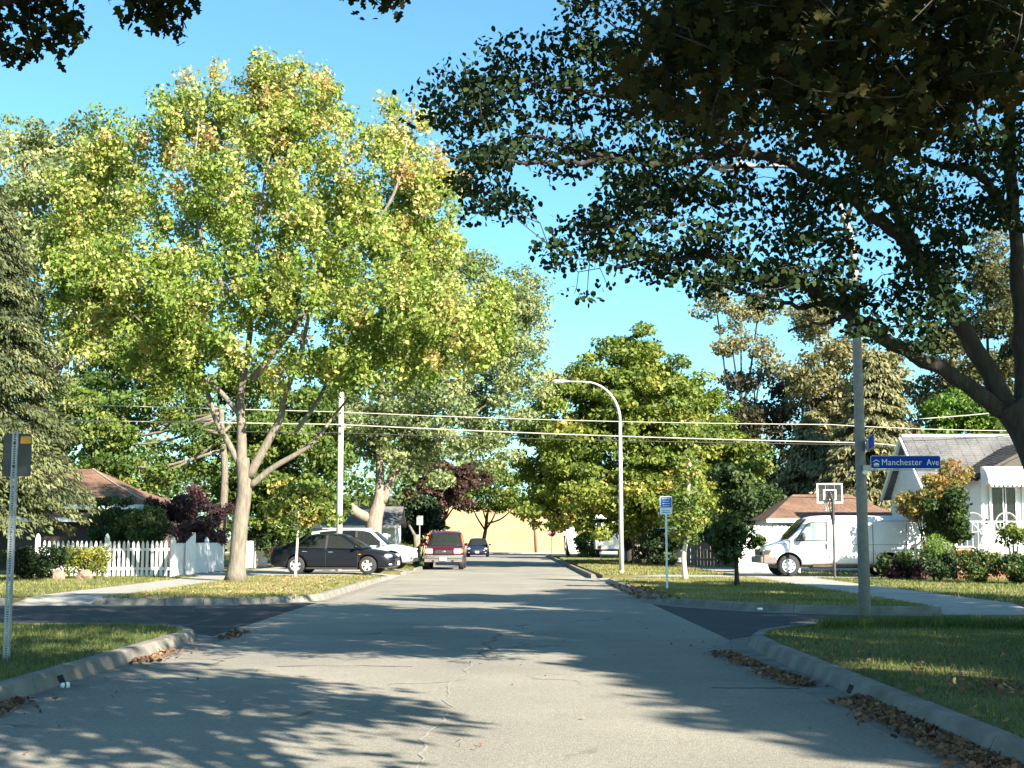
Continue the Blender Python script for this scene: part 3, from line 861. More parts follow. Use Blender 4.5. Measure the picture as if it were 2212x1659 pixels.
# young trees on the verges
tree('sapling', 'young bright-leaved sapling with a white stem in front of the black sedan', (-7.2, 45, .12),
     blobs_px([(645,1095,45,60,30), (610,1115,45,40,28), (690,1115,45,45,28), (650,1065,45,45,28)]), LM_mid, pm('pale_stem', (.55, .5, .42), .8), 1900, .16, .05, seed=61, spacing=.45, rad=.35, fork=.9, flare=1.1, twig=.012, tint0=.7)
tree('sapling', 'thin sapling with a pale crooked stem right of the blue sign', (5.5, 43, .12),
     blobs_px([(1485,1060,43,30,55), (1470,1110,43,40,40), (1500,1130,43,35,40), (1485,1160,43,40,20), (1490,1010,43,15,35)]), LM_mid, pm('pale_stem', (.55, .5, .42), .8), 2600, .12, .085, seed=62, spacing=.45, rad=.33, fork=1.0, flare=1.2, twig=.012, tint0=.6,
     trunk_pts=[Vector((5.5, 43, .12)), at(1477,1200,43), at(1485,1150,43), at(1487,1060,43), at(1490,1000,43)], inner=.6)
tree('sapling', 'dark-leaved young tree with a dark stem in front of the wooden fence', (6.1, 36.8, .12),
     blobs_px([(1585,1110,36.8,42,55), (1592,1160,36.8,38,45), (1575,1040,36.8,35,50), (1568,1160,36.8,32,50), (1628,1170,36.8,18,14)]), LM_shrub, bark_dark, 5200, .13, .07, seed=63, spacing=.42, rad=.32, fork=.8, flare=1.2, twig=.012, tint0=.35)

# ---- bushes
def bush(name, label, c, r, lm, n, size, seed, tint0=.5, spacing=.35, rad=.28, cat='shrub', tmpl=DIAMOND, group=None, up=.4):
    base = Vector((c[0], c[1], 0.12))
    rng = np.random.default_rng(seed)
    root = thing(name, label, cat, base, 0, group)
    cl = sub_clumps(rng, [(c[0], c[1], c[2], *r)], spacing, rad, .8, .3, zmin=.2)
    mb = MB()
    for i in range(6):
        a = 2*math.pi*i/6
        mb.tube([(0, 0, 0), (r[0]*.3*math.cos(a), r[1]*.3*math.sin(a), c[2]*.6), (r[0]*.6*math.cos(a), r[1]*.6*math.sin(a), c[2] + r[2]*.3)], [.03, .02, .008], n=5)
    mb.build('stems', bark_dark, root)
    foliage('leaves', root, lm, cl, n, size, seed, tmpl, origin=base, tint0=tint0, up=up)
    return root
def bpx(u, v, Y, ru, rv, ry):
    c = at(u, v, Y)
    return (c.x, c.y, c.z), (ru*Y/F, ry, rv*Y/F)
def bushpx(name, label, u, v, Y, ru, rv, ry, *a, **k):
    c, r = bpx(u, v, Y, ru, rv, ry)
    return bush(name, label, c, r, *a, **k)
bushpx('yew_bush', 'round dark yew in front of the picket fence', 90, 1210, 43.5, 75, 35, .9, LM_yew, 7000, .08, 71, .4)
bushpx('yew_bush', 'sunlit yellow-green mound beside the dark yew', 186, 1213, 43.8, 42, 32, .6, LM_yellow, 5000, .07, 72, .35)
bushpx('juniper_bush', 'green bush behind the picket fence by the brown garage', 245, 1130, 55, 65, 55, 1.2, LM_shrub, 7000, .11, 73, .6)
bushpx('juniper_bush', 'lighter green bush between the garage bush and the purple hedge', 320, 1145, 54, 50, 40, 1.0, LM_shrub, 5000, .11, 74, .75)
bushpx('barberry_hedge', 'dark purple hedge behind the white fence left of the maple trunk', 405, 1105, 57, 88, 45, 1.2, LM_barberry, 9000, .11, 75, .5)
bushpx('barberry_hedge', 'reddish brown bush below the purple hedge', 430, 1155, 53, 60, 35, .8, LM_barberry, 5000, .1, 76, .9)
bushpx('lilac_bush', 'shadowy shrub between the maple trunk and the black sedan', 590, 1150, 60, 40, 50, 1.0, LM_shrub, 4500, .14, 77, .4)
bushpx('evergreen_bush', 'dark evergreen mass behind the maroon SUV', 910, 1140, 84, 50, 55, 1.6, LM_yew, 6000, .2, 78, .3, spacing=.6, rad=.5)
bushpx('spirea_bush', 'small green bush at the foot of the pale-trunked tree', 1262, 1180, 92, 30, 25, .9, LM_mid, 2600, .16, 80, .45)
bushpx('smoke_bush', 'large shrub with yellow and orange leaves beside the white van', 2005, 1078, 45.00, 68, 45, 1.2, LM_autumn, 7500, .11, 81, .55)
bushpx('smoke_bush', 'upper orange-tipped part of the large shrub below the grey roof slope', 2062, 1035, 45.60, 30, 35, .6, LM_autumn, 1800, .1, 82, .7)  # upper part of the same large shrub, built as its own object
bushpx('lilac_bush', 'shaded right half of the large shrub, coloured dark, left of the porch', 2045, 1118, 43.80, 46, 58, 1.2, LM_shrub, 8000, .11, 83, .3)  # same shrub's shadowed half; the shade is put into the darker leaf colour
bushpx('grass_clump', 'bright green feathery plant behind the van tail', 2015, 1185, 42.00, 30, 22, .5, LM_vine, 2200, .1, 84, .6, tmpl=BLADE)
bushpx('rose_bush', 'low dusky bush by the van rear wheel', 1960, 1232, 43, 40, 14, .6, LM_barberry, 2600, .09, 85, .75)
bushpx('weed_clump', 'tall leafy weeds in front of the van rear wheel', 1935, 1218, 43, 26, 26, .4, LM_shrub, 1200, .12, 86, .45)
bushpx('boxwood_bush', 'dark low shrub left of the brick pier', 2030, 1222, 41.40, 35, 25, .5, LM_yew, 2600, .08, 87, .5)
bushpx('boxwood_bush', 'low clipped green shrub right of the brick pier', 2118, 1224, 39.60, 40, 20, .6, LM_shrub, 4000, .08, 88, .55)
bushpx('boxwood_bush', 'dark shrub at the right edge below the porch rail', 2195, 1226, 39.00, 34, 24, .7, LM_shrub, 4500, .09, 89, .35)
bushpx('vine_bush', 'greenish climber over the right end of the porch rail', 2188, 1158, 39.83, 26, 16, .5, LM_mid, 1100, .1, 90, .5)
bushpx('lilac_bush', 'dark shrubs in front of the white shed on the right', 1420, 1185, 66, 50, 30, .8, LM_yew, 4500, .14, 91, .5, spacing=.5, rad=.4)
bushpx('lilac_bush', 'shadowed foliage behind the wooden fence', 1650, 1110, 60, 90, 50, 1.6, LM_shrub, 9000, .15, 92, .35, spacing=.6, rad=.5)

# ---- the near tree at the right edge: small round leaves, dark limbs
nb = Vector((5.62, 13.0, .12))
def A13(u, v, Y=13.0): return at(u, v, Y)
near_root = thing('linden_tree', 'near shaded tree at the right edge whose dark limbs reach over the road', 'tree', nb)
mbt = MB()
tp = limb_path([nb, A13(2290,1250), A13(2262,1050), A13(2222,940), A13(2178,875)], 8)
mbt.tube([p - nb for p in tp], [.38, .27, .22] + taper(len(tp) - 3, .195, .15), n=16)
for q in range(7):
    a = q * .9 + .3
    mbt.tube([(0, 0, .45), (.3*math.cos(a), .3*math.sin(a), .12), (.75*math.cos(a), .75*math.sin(a), -.06)], [.15, .12, .04], n=7)
mbt.build('trunk', bark_dark, near_root, smooth=True)
limbs13 = [
    ([A13(2180,895), A13(2060,812,12.9), A13(1900,722,12.7), A13(1800,655,12.5), A13(1730,612,12.4), A13(1640,606,12.3), A13(1590,580,12.2), A13(1540,555,12.1), A13(1440,560,12), A13(1330,575,12)], .088, .014),
    ([A13(2185,885), A13(2110,760,13.1), A13(2040,640,13.2), A13(1990,560,13.2), A13(1940,460,13.2), A13(1900,370,13.1), A13(1880,280,13), A13(1850,120,13), A13(1800,-60,13)], .105, .04),
    ([A13(2015,600,13.1), A13(1940,510,12.9), A13(1850,440,12.7), A13(1780,392,12.6), A13(1680,345,12.5), A13(1560,330,12.3), A13(1450,352,12.1), A13(1340,345,12), A13(1230,318,11.9), A13(1130,288,11.8)], .08, .014),
    ([A13(2215,900,13.1), A13(2205,700,13.2), A13(2195,500,13.3), A13(2180,300,13.3), A13(2200,60,13.3)], .09, .05),
    ([A13(2185,480,13.3), A13(2130,390,13.2), A13(2080,362,13.1), A13(1990,340,13), A13(1960,260,13)], .06, .02),
    ([A13(1905,380,13.1), A13(1780,250,12.8), A13(1620,160,12.6), A13(1480,100,12.4), A13(1330,60,12.2)], .06, .015),
    ([A13(1620,335,12.4), A13(1480,260,12.2), A13(1330,210,12), A13(1180,180,11.8)], .04, .012),
    ([A13(1340,345,12), A13(1200,350,11.8), A13(1060,350,11.7), A13(960,340,11.6)], .028, .009),
    ([A13(1800,655,12.5), A13(1720,660,12.2), A13(1650,640,12), A13(1500,600,11.8)], .03, .01),
    ([A13(1560,330,12.3), A13(1470,420,12), A13(1380,470,11.8), A13(1260,500,11.7)], .03, .01),
    ([A13(1900,722,12.7), A13(1850,690,12.4), A13(1760,700,12.2), A13(1700,720,12.1)], .025, .01),
]
mbl = MB(); nodes = []
for pts, ra, rb in limbs13:
    lp = limb_path(pts, 5)
    jl = [p + Vector((random.uniform(-.02, .02), 0, random.uniform(-.025, .025))) for p in lp]
    mbl.tube([p - nb for p in jl], taper(len(lp), ra, rb, .8), n=9)
    nodes += [tuple(p) for p in lp[3:]]
def zz(pts): return [(869 + x*.607, y*.607) for x, y in pts]
POLY13 = zz([(640,-80),(520,80),(330,160),(60,310),(60,450),(190,540),(190,640),(230,790),(330,810),(440,770),(480,690),(640,700),(640,770),(480,850),(580,970),(720,980),(590,1050),(640,1085),(850,985),(1050,1050),(1180,1000),(1250,1130),(1480,1075),(1640,1210),(1800,1270),(1960,1200),(1990,1090),(2040,820),(2212,800),(2240,-80)])
HOLES13 = [zz([(1970,600),(2090,580),(2080,700),(1980,720)]), zz([(1670,740),(1790,770),(1800,860),(1700,800)]), zz([(1470,400),(1560,380),(1600,480),(1490,490)]), zz([(530,640),(700,600),(760,660),(600,720)]), zz([(1600,880),(1680,860),(1690,980),(1610,1000)])]
def inside(poly, u, v):
    r = np.zeros(len(u), bool); n = len(poly); j = n - 1
    for i in range(n):
        xi, yi = poly[i]; xj, yj = poly[j]
        c = ((yi > v) != (yj > v)) & (u < (xj - xi) * (v - yi) / ((yj - yi) or 1e-9) + xi)
        r ^= c; j = i
    return r
rng = np.random.default_rng(131)
def tips_in(poly, n, Y0, Y1, rng, holes=(), ulim=(None, None)):
    out = []
    us = [p[0] for p in poly]; vs = [p[1] for p in poly]
    while len(out) < n:
        u = rng.uniform(min(us), max(us), 400); v = rng.uniform(min(vs), max(vs), 400)
        k = inside(poly, u, v)
        for h in holes: k &= ~inside(h, u, v)
        for a, b in zip(u[k], v[k]):
            out.append(tuple(at(a, b, rng.uniform(Y0, Y1))))
    return np.array(out[:n])
tips = tips_in(POLY13, 1150, 11.3, 14.0, rng, HOLES13)
# the part of the crown above the picture
up_ = rng.normal(size=(4000, 3)); up_ = nrm(up_) * (rng.random((4000, 1)) ** .4) * np.array([5.4, 4.6, 4.4]) + np.array([4.3, 12.8, 8.6])
up_ = up_[(up_[:, 2] > 1.9 + .405 * up_[:, 1])][:620]
cl13 = np.array([(*t, s, s, s*.45) for t in tips for s in [rng.uniform(.12, .27)]])
clup = np.array([(*t, s, s, s*.5) for t in up_ for s in [rng.uniform(.35, .65)]])
tw = MB(); grow(tw, rng, np.array(nodes), np.vstack([cl13, clup]), r0=.010, r1=.003, sag=.05, n=4)
mbl.add([tuple(Vector(q) - nb) for q in tw.v], tw.f)
mbl.build('branches', bark_dark, near_root, smooth=True)

def near_leaves(root, lm, cl, n, size, tmpl, seed, origin, n_single, tint0, up=.3, droop=.9, spread=.1, jit=.9):
    """crown as one mesh, its largest visible leaves as leaf objects that share four meshes."""
    rng = np.random.default_rng(seed)
    P, d, idx = spray_points(rng, cl, n, .3)
    N = nrm(.3*d + up*np.array([0, 0, 1.]) + jit*rng.normal(size=P.shape))
    sz = size * rng.uniform(.7, 1.25, n)
    ct = rng.normal(size=len(cl)) * spread
    t = np.clip(tint0 + ct[idx] + rng.normal(size=n)*.15, 0, 1)
    u, v, dep = proj(P)
    vis = np.where((u > 5) & (u < PW - 5) & (v > 5) & (v < PH - 5) & (dep > 1))[0]
    big = vis[np.argsort(-(sz[vis] / dep[vis]))][:n_single * 4]
    single = rng.permutation(big)[:n_single]
    rest = np.ones(n, bool); rest[single] = False
    V = leaf_verts(rng, P[rest], N[rest], sz[rest], tmpl, droop)
    o = link('crown', fast_mesh('crown', V - np.array(origin), len(tmpl), lm, t[rest]), root, kind='stuff')
    mes = []
    for q in range(5):
        mes.append(fast_mesh('leaf', tmpl.copy(), len(tmpl), lm, [min(1, max(0, tint0 + (q - 2) * .16))]))
    for i in single:
        z = Vector(N[i]); x = Vector(rng.normal(size=3)); x.z -= droop*1.6
        x = (x - z * x.dot(z)).normalized(); y = z.cross(x)
        lf = bpy.data.objects.new('leaf', mes[int(rng.integers(5))])
        COL.objects.link(lf); lf.parent = root
        M = Matrix((x, y, z)).transposed().to_4x4() @ Matrix.Scale(float(sz[i]), 4)
        M.translation = Vector(P[i]) - Vector(origin)
        lf.matrix_basis = M
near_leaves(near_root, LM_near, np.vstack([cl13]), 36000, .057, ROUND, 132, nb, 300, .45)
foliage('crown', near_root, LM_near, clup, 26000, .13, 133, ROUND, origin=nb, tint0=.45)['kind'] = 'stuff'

# ---- nearer maples: right (top right corner) and left (top left corner)
def near_maple(label, base, trunk_top, polys, ntips, Y0, Y1, over, nover, seed, nleaf, twigs_from, tint0):
    rng = np.random.default_rng(seed)
    base = Vector(base)
    root = thing('maple_tree', label, 'tree', base)
    path = limb_path([base, base.lerp(Vector(trunk_top), .5) + Vector((.1, 0, 0)), Vector(trunk_top)], 6)
    MB().tube([p - base for p in path], [.34, .27] + taper(len(path) - 2, .25, .18), n=12).build('trunk', bark_mid, root, smooth=True)
    tp = np.vstack([tips_in(p, k, Y0, Y1, rng) for p, k in zip(polys, ntips)])
    cl = np.array([(*t, s, s, s*.6) for t in tp for s in [rng.uniform(.13, .24)]])
    q = np.vstack([nrm(rng.normal(size=(4000, 3))) * (rng.random((4000, 1)) ** .4) * np.array(r) + np.array(c) for c, r in over])
    q = rng.permutation(q)
    q = q[(q[:, 2] > 1.95 + .41 * q[:, 1]) & (q[:, 2] > 3.2)][:nover]
    clo = np.array([(*t, s, s, s*.55) for t in q for s in [rng.uniform(.4, .65)]])
    nodes, mb = [tuple(path[-1])], MB()
    for e in twigs_from:
        lp = limb_path([path[-2], Vector(path[-1]).lerp(Vector(e), .5) + Vector((0, 0, .3)), Vector(e)], 5)
        mb.tube([p - base for p in lp], taper(len(lp), .09, .012), n=7)
        nodes += [tuple(p) for p in lp[2:]]
    tw = MB(); grow(tw, rng, np.array(nodes), np.vstack([clo, cl]), r0=.012, r1=.003, sag=.06, n=4)
    mb.add([tuple(Vector(p) - base) for p in tw.v], tw.f)
    mb.build('branches', bark_dark, root, smooth=True)
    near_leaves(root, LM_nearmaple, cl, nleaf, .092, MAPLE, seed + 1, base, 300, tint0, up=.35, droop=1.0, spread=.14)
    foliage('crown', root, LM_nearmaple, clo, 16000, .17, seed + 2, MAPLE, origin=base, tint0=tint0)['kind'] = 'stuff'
    return root
near_maple('near maple with drooping lobed leaves across the top right corner', (5.5, -1.5, .12), (5.2, -.8, 5.0),
           [zz([(960,-60),(900,150),(800,280),(790,420),(1000,440),(1100,470),(1150,500),(1200,420),(1400,400),(1560,480),(1690,540),(1800,550),(1900,500),(1990,400),(2230,360),(2230,-60)])], [210], 6.4, 7.8,
           [((3.1, 2.6, 6.6), (3.1, 3.6, 2.3)), ((1.8, 3.6, 8.8), (3.4, 3.6, 2.0))], 520, 141, 3000, [at(1500,-60,7), at(1900,-90,7), at(1750,-140,7), at(2150,-90,7)], .42)  # crown lobes out of view, placed and shaped for their shade on road and lawn
near_maple('near maple whose lobed leaves hang into the top left corner', (-7.6, 10.2, .12), (-7.2, 10.2, 4.4),
           [[(-20,-30),(140,-30),(155,60),(125,120),(60,110),(20,130),(-20,130)], [(255,-40),(405,-40),(400,50),(350,60),(275,20)], [(712,-50),(862,-50),(845,20),(800,26)]], [46, 26, 16], 9.8, 10.8,
           [((-6.2, 9.8, 8.2), (4.6, 3.8, 2.9))], 300, 151, 950, [at(60,-150,10.3), at(330,-130,10.3), at(780,-140,10.3)], .25)

# unseen trees right of the frame, added and shaped to shade road and lawns
def shade_tree(label, base, blobs, seed, n=11000, r=.26):
    t = tree('added_shade_tree', label, base, blobs, LM_green, bark_dark, n, .23, r, seed=seed, spacing=.92, rad=.66, inner=.55, fork=.5, tint0=.4, every=2)
    return t
shade_tree('added shade tree out of view right of the near lawn', (16.4, .6, .12), [(16.2, .4, 8.4, 4.0, 4.0, 3.0), (14.6, -2.2, 9.0, 2.8, 2.8, 2.2), (18.5, 2.5, 9, 3, 3, 2.4)], 302, 34000)
shade_tree('added shade tree out of view beside the right side street', (11.6, 9.6, .12), [(11.4, 9.6, 8.8, 4.0, 3.6, 3.0), (9.4, 13.2, 8.4, 3.0, 3.0, 2.4), (9.6, 7.2, 8.4, 2.6, 2.4, 2.2), (13.8, 10.8, 8.4, 2.8, 2.8, 2.2)], 304, 62000)
shade_tree('added shade tree out of view beyond the right lawn', (19.0, 13.8, .12), [(18.4, 13.6, 8.4, 4.2, 3.4, 3.0), (16.0, 15.5, 9.2, 3.0, 3.0, 2.2)], 305, 17000)
shade_tree('added shade tree out of view across the right side street', (15.4, 20.0, .12), [(16.0, 20.8, 8.6, 4.4, 3.8, 3.2), (12.2, 18.2, 8.6, 3.8, 3.4, 2.8), (18.5, 23, 9, 3, 3, 2.4)], 306, 54000)

# ------------------------------------------------------------------ grass
grass_m = leafmat('grass_blade', [(0, (.035,.065,.016)), (.45, (.09,.135,.03)), (.75, (.20,.205,.06)), (1, (.36,.30,.14))], .3)
def grass(label, poly, n, h, w, seed, z=.135, tint0=.45, wgt=None, lean=.5):
    rng = np.random.default_rng(seed)
    xs = [p[0] for p in poly]; ys = [p[1] for p in poly]
    P = []
    tot = 0
    while tot < n:
        x = rng.uniform(min(xs), max(xs), 60000); y = rng.uniform(min(ys), max(ys), 60000)
        k = inside(poly, x, y)
        if wgt is not None: k &= rng.random(60000) < wgt(x, y)
        P.append(np.stack([x[k], y[k]], 1)); tot += k.sum()
    P = np.vstack(P)[:n]
    a = rng.uniform(0, 2*math.pi, n)
    hh = h * rng.uniform(.5, 1.4, n)
    b0 = np.stack([np.cos(a), np.sin(a)], 1) * (w/2)
    ln = rng.normal(size=(n, 2)) * (lean * hh)[:, None]
    V = np.zeros((n, 3, 3))
    V[:, 0, :2] = P - b0; V[:, 1, :2] = P + b0; V[:, 2, :2] = P + ln
    V[:, 0, 2] = V[:, 1, 2] = z - .01
    V[:, 2, 2] = z + hh
    nzv = np.sin(P[:, 0]*1.7 + 1.3*np.sin(P[:, 1]*.9)) * .1 + np.sin(P[:, 1]*2.3 + P[:, 0]*.6) * .08
    t = np.clip(tint0 + nzv + rng.normal(size=n)*.17, 0, 1)
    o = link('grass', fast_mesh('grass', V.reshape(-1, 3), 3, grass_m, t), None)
    return tag(o, label, 'grass', None, 'stuff')
pnl = offset([p for p in k_near_left if p[1] > 7.5], .2)
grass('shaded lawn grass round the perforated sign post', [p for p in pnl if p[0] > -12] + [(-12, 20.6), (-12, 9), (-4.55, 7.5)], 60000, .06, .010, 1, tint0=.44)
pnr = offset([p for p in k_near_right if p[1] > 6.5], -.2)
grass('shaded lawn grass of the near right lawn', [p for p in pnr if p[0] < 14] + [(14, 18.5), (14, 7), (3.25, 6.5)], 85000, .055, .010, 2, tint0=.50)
grass('taller unmown grass along the edge by the street sign pole', [(4.6, 20.25), (5.6, 20.75), (6.6, 20.7), (8, 20.15), (10, 19.35), (12, 18.9), (12, 17.6), (8, 18.9), (5.6, 19.6), (4.3, 19.2)], 16000, .13, .012, 3, tint0=.42)
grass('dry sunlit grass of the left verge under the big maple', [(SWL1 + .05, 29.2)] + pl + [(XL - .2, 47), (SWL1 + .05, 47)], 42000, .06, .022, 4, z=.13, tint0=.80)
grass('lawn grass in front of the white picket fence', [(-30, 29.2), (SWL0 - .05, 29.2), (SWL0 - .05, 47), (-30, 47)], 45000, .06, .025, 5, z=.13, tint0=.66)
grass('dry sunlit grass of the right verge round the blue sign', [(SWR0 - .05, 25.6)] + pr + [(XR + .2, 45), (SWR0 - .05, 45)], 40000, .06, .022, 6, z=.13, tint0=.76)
grass('lawn grass in front of the house with the porch', [(SWR1 + .05, 25.5), (26, 25.5), (26, 45), (SWR1 + .05, 45)], 45000, .06, .025, 7, z=.13, tint0=.6)
grass('grass of the far right verge below the green maple', [(XR + .2, 48.6), (SWR0 - .05, 48.6), (SWR0 - .05, 100), (XR + .2, 100)], 26000, .07, .04, 8, z=.13, tint0=.74)
grass('grass of the far right yards beyond the driveway', [(SWR1 + .05, 48.6), (20, 48.6), (20, 100), (SWR1 + .05, 100)], 20000, .07, .045, 9, z=.13, tint0=.5)
grass('grass of the far left verge beyond the driveways', [(XL - .2, 59.6), (SWL1, 59.6), (SWL1, 110), (XL - .2, 110)], 12000, .07, .04, 10, z=.13, tint0=.55)

# fallen leaves
dead_m = leafmat('fallen_leaf', [(0, (.08,.045,.03)), (.5, (.21,.115,.065)), (.85, (.32,.19,.10)), (1, (.42,.30,.18))], .15, .85)
def fallen(label, P, size, seed, tint0=.5):
    rng = np.random.default_rng(seed)
    n = len(P)
    N = nrm(np.array([0, 0, 1.]) + .55*rng.normal(size=(n, 3)))
    V = leaf_verts(rng, P, N, size*rng.uniform(.6, 1.3, n), MAPLE * np.array([1, 1, 2.2]), 0)
    o = link('fallen_leaves', fast_mesh('fallen_leaves', V, len(MAPLE), dead_m, np.clip(tint0 + .22*rng.normal(size=n), 0, 1)))
    return tag(o, label, 'fallen leaves', None, 'stuff')
rng = np.random.default_rng(77)
y = np.concatenate([rng.uniform(6, 11.9, 2500), rng.uniform(13.0, 14.6, 480), rng.uniform(15.0, 16.8, 360)])
x = XR + .02 - np.abs(rng.normal(size=len(y)))*.13 - np.where(y > 12.5, .12 + .12*(y - 12.5)*.5, 0)
fallen('brown fallen leaves heaped in the right gutter', np.stack([x, y, .03 + rng.random(len(y))*.03*np.exp(-((XR - x)/.15)**2)], 1),   .06, 1)
y = np.concatenate([rng.uniform(9.2, 11.8, 330), rng.uniform(15.2, 17.0, 160), rng.uniform(19.0, 20.4, 150)])
x = XL + .05 + np.abs(rng.normal(size=len(y)))*.14 + np.where(y > 18.9, .15, 0)
fallen('scattered brown leaves along the left gutter', np.stack([x, y, .025 + rng.random(len(y))*.03], 1), .055, 2, .3)
y = rng.uniform(7.5, 16.5, 420); x = XR + .25 + rng.random(420) ** 1.5 * 5
fallen('tan leaves lying on the near right lawn', np.stack([x, y, .165 + rng.random(420)*.03], 1), .05, 3, .6)
y = rng.normal(size=120)*.35 + 11.3; x = rng.normal(size=120)*.25 + 4.15
fallen('heap of brown leaves on the right lawn', np.stack([x, y, .17 + rng.random(120)*.03], 1), .06, 4, .5)
y = rng.uniform(8, 22, 110); x = np.where(rng.random(110) < .75, np.sign(rng.normal(size=110))*3.3 - .7, 0) + rng.normal(size=110)*.5
fallen('single leaves strewn over the road', np.stack([x, y, .012 + rng.random(110)*.01], 1), .035, 5, .4)
y = rng.uniform(29.5, 46, 900); x = rng.uniform(-8.6, -4.6, 900)
fallen('pale leaves under the big maple', np.stack([x, y, .17 + rng.random(900)*.02], 1), .065, 6, .8)
y = rng.uniform(28.5, 37, 260); x = XR - .1 + rng.random(260)*.9 - .3
fallen('brown leaves along the far right kerb', np.stack([x, y, .16 + rng.random(260)*.03], 1), .09, 7, .4)

# ------------------------------------------------------------------ buildings
def shingle_mat(name, a, b):
    m = ground_mat(name, a, b, [min(1, c*1.3) for c in b], 1.2, 14, bump=0.5, bscale=50)
    return m
roof_grey = shingle_mat('grey_shingles', (.105, .105, .11), (.17, .165, .165))
roof_brown = shingle_mat('brown_shingles', (.15, .085, .06), (.23, .14, .10))
roof_dark = shingle_mat('dark_shingles', (.06, .052, .048), (.10, .09, .08))
siding_m = pm('white_siding', (.70, .71, .70), .6, var=.05, scale=2)
garage_wall = pm('brown_garage_wall', (.085, .06, .052), .8, var=.15, scale=3)
trim_m = pm('white_trim', (.78, .77, .74), .55, var=.05)

def courses(corners, step, th, lap=0.012, rng=None, seg=0.33):
    """rows of overlapping shingles on a sloping quad (eave left, eave right, ridge right, ridge left)."""
    a, b, c, d = [Vector(p) for p in corners]
    L = max((d - a).length, (c - b).length)
    n = max(2, int(L / step))
    nn = (b - a).cross(d - a).normalized()
    mb = MB(); rng = rng or random.Random(3)
    for i in range(n):
        t0, t1 = i / n, min(1, (i + 1.15) / n)
        p0, p1, q0, q1 = a.lerp(d, t0), b.lerp(c, t0), a.lerp(d, t1), b.lerp(c, t1)
        w = (p1 - p0).length
        m = max(1, int(w / seg))
        for j in range(m):
            s0, s1 = j / m, (j + 1) / m - .02 / max(w, .1)
            h = th * rng.uniform(.5, 1.5)
            lo = -.02 * rng.random()
            A = p0.lerp(p1, s0) + nn*h + (p0 - q0).normalized()*(-lo); B = p0.lerp(p1, s1) + nn*h + (p0 - q0).normalized()*(-lo)
            C = q0.lerp(q1, s1) + nn*.002; D = q0.lerp(q1, s0) + nn*.002
            mb.add([A, B, C, D, A - nn*h, B - nn*h], [(0, 1, 2, 3), (4, 5, 1, 0)])
    return mb
def siding(p0, p1, z0, z1, step, out, th=.016, clip=None):
    """lapped boards between two ground points; clip(t,z) -> keep span [s0,s1] at height z."""
    a, b = Vector((*p0, 0)), Vector((*p1, 0))
    n = Vector((*out, 0)).normalized()
    mb = MB(); z = z0
    while z < z1 - 1e-3:
        zt = min(z + step, z1)
        s0, s1 = clip((z + zt)/2) if clip else (0, 1)
        if s1 > s0:
            A, B = a.lerp(b, s0), a.lerp(b, s1)
            u = Vector((0, 0, 1))
            mb.add([A + u*z + n*th, B + u*z + n*th, B + u*zt + n*.003, A + u*zt + n*.003, A + u*z, B + u*z], [(0,1,2,3), (4,5,1,0)])
        z += step
    return mb
def slab_quad(q, th):
    a, b, c, d = [Vector(p) for p in q]
    n = (b - a).cross(d - a).normalized() * th
    return MB().add([a, b, c, d, a - n, b - n, c - n, d - n], [(0,1,2,3), (7,6,5,4), (0,4,5,1), (1,5,6,2), (2,6,7,3), (3,7,4,0)])

# brown hip-roofed garage on the left
g = thing('garage', 'brown garage with a reddish hip roof behind the picket fence', 'garage', (-19.5, 60, .1))
def gl(p): return (p[0] + 19.5, p[1] - 60, p[2] - .1)
MB().prism([(-24+19.5, -2.6), (-15.6+19.5, -2.6), (-15.6+19.5, 4), (-24+19.5, 4)], 0, 2.75).build('wall', garage_wall, g)
e = [(-24.5, 56.9, 2.86), (-15.2, 56.9, 2.86), (-15.2, 64.4, 2.86), (-24.5, 64.4, 2.86)]
r0, r1 = (-24.5, 60.6, 4.55), (-18.9, 60.6, 4.55)
rf = MB()
for q in ([e[0], e[1], r1, r0], [e[2], e[3], r0, r1]):
    c_ = slab_quad([gl(p) for p in q], .05); rf.add(c_.v, c_.f)
rf.add([gl(e[1]), gl(e[2]), gl(r1)], [(0, 1, 2)])
rf.build('roof', roof_brown, g)
o = courses([gl(e[0]), gl(e[1]), gl(r1), gl(r0)], .14, .012).build('shingles', roof_brown, g, kind='stuff')
MB().tube([gl(e[1]), gl((-17.2, 58.7, 3.72)), gl(r1)], .05, n=6).build('hip_cap', pm('pale_ridge', (.34, .25, .19), .85, var=.2), g)
MB().box((0-.35+.0, -3.14, 2.66), (9.3, .06, .2)).build('fascia', trim_m, g)
# lower lean-to with its own little roof
slab_quad([(-.6-4.0, -4.4, 2.18), (2.2-.2, -4.4, 2.18), (2.0, -2.62, 2.5), (-4.6, -2.62, 2.5)], .05).build('porch_roof', roof_brown, g)
MB().box((-1.3, -4.44, 2.1), (6.6, .05, .17)).build('fascia', trim_m, g)
MB().box((-1.9, -4.3, 1.0), (.14, .14, 2.02)).build('post', trim_m, g)
MB().box((0.2, -3.6, 1.02), (3.5, .1, 2.0)).build('garage_door', garage_wall, g)

# low house behind the white pole
h = thing('house', 'low house with a bluish grey roof behind the white pole', 'house', (-8.8, 75, .1))
MB().box((0, 2, 1.05), (4.6, 4, 2.1)).build('wall', siding_m, h)
slab_quad([(-2.6, -.4, 2.05), (2.6, -.4, 2.05), (2.6, 2, 3.15), (-2.6, 2, 3.15)], .08).build('roof', roof_grey, h)
slab_quad([(2.6, 4.4, 2.05), (-2.6, 4.4, 2.05), (-2.6, 2.001, 3.16), (2.6, 2.001, 3.16)], .08).build('roof', roof_grey, h)
MB().box((0, -.43, 1.98), (5.2, .05, .15)).build('fascia', trim_m, h)
MB().box((.6, -.03, 1.2), (.9, .06, .9)).build('window', dark_glass, h)

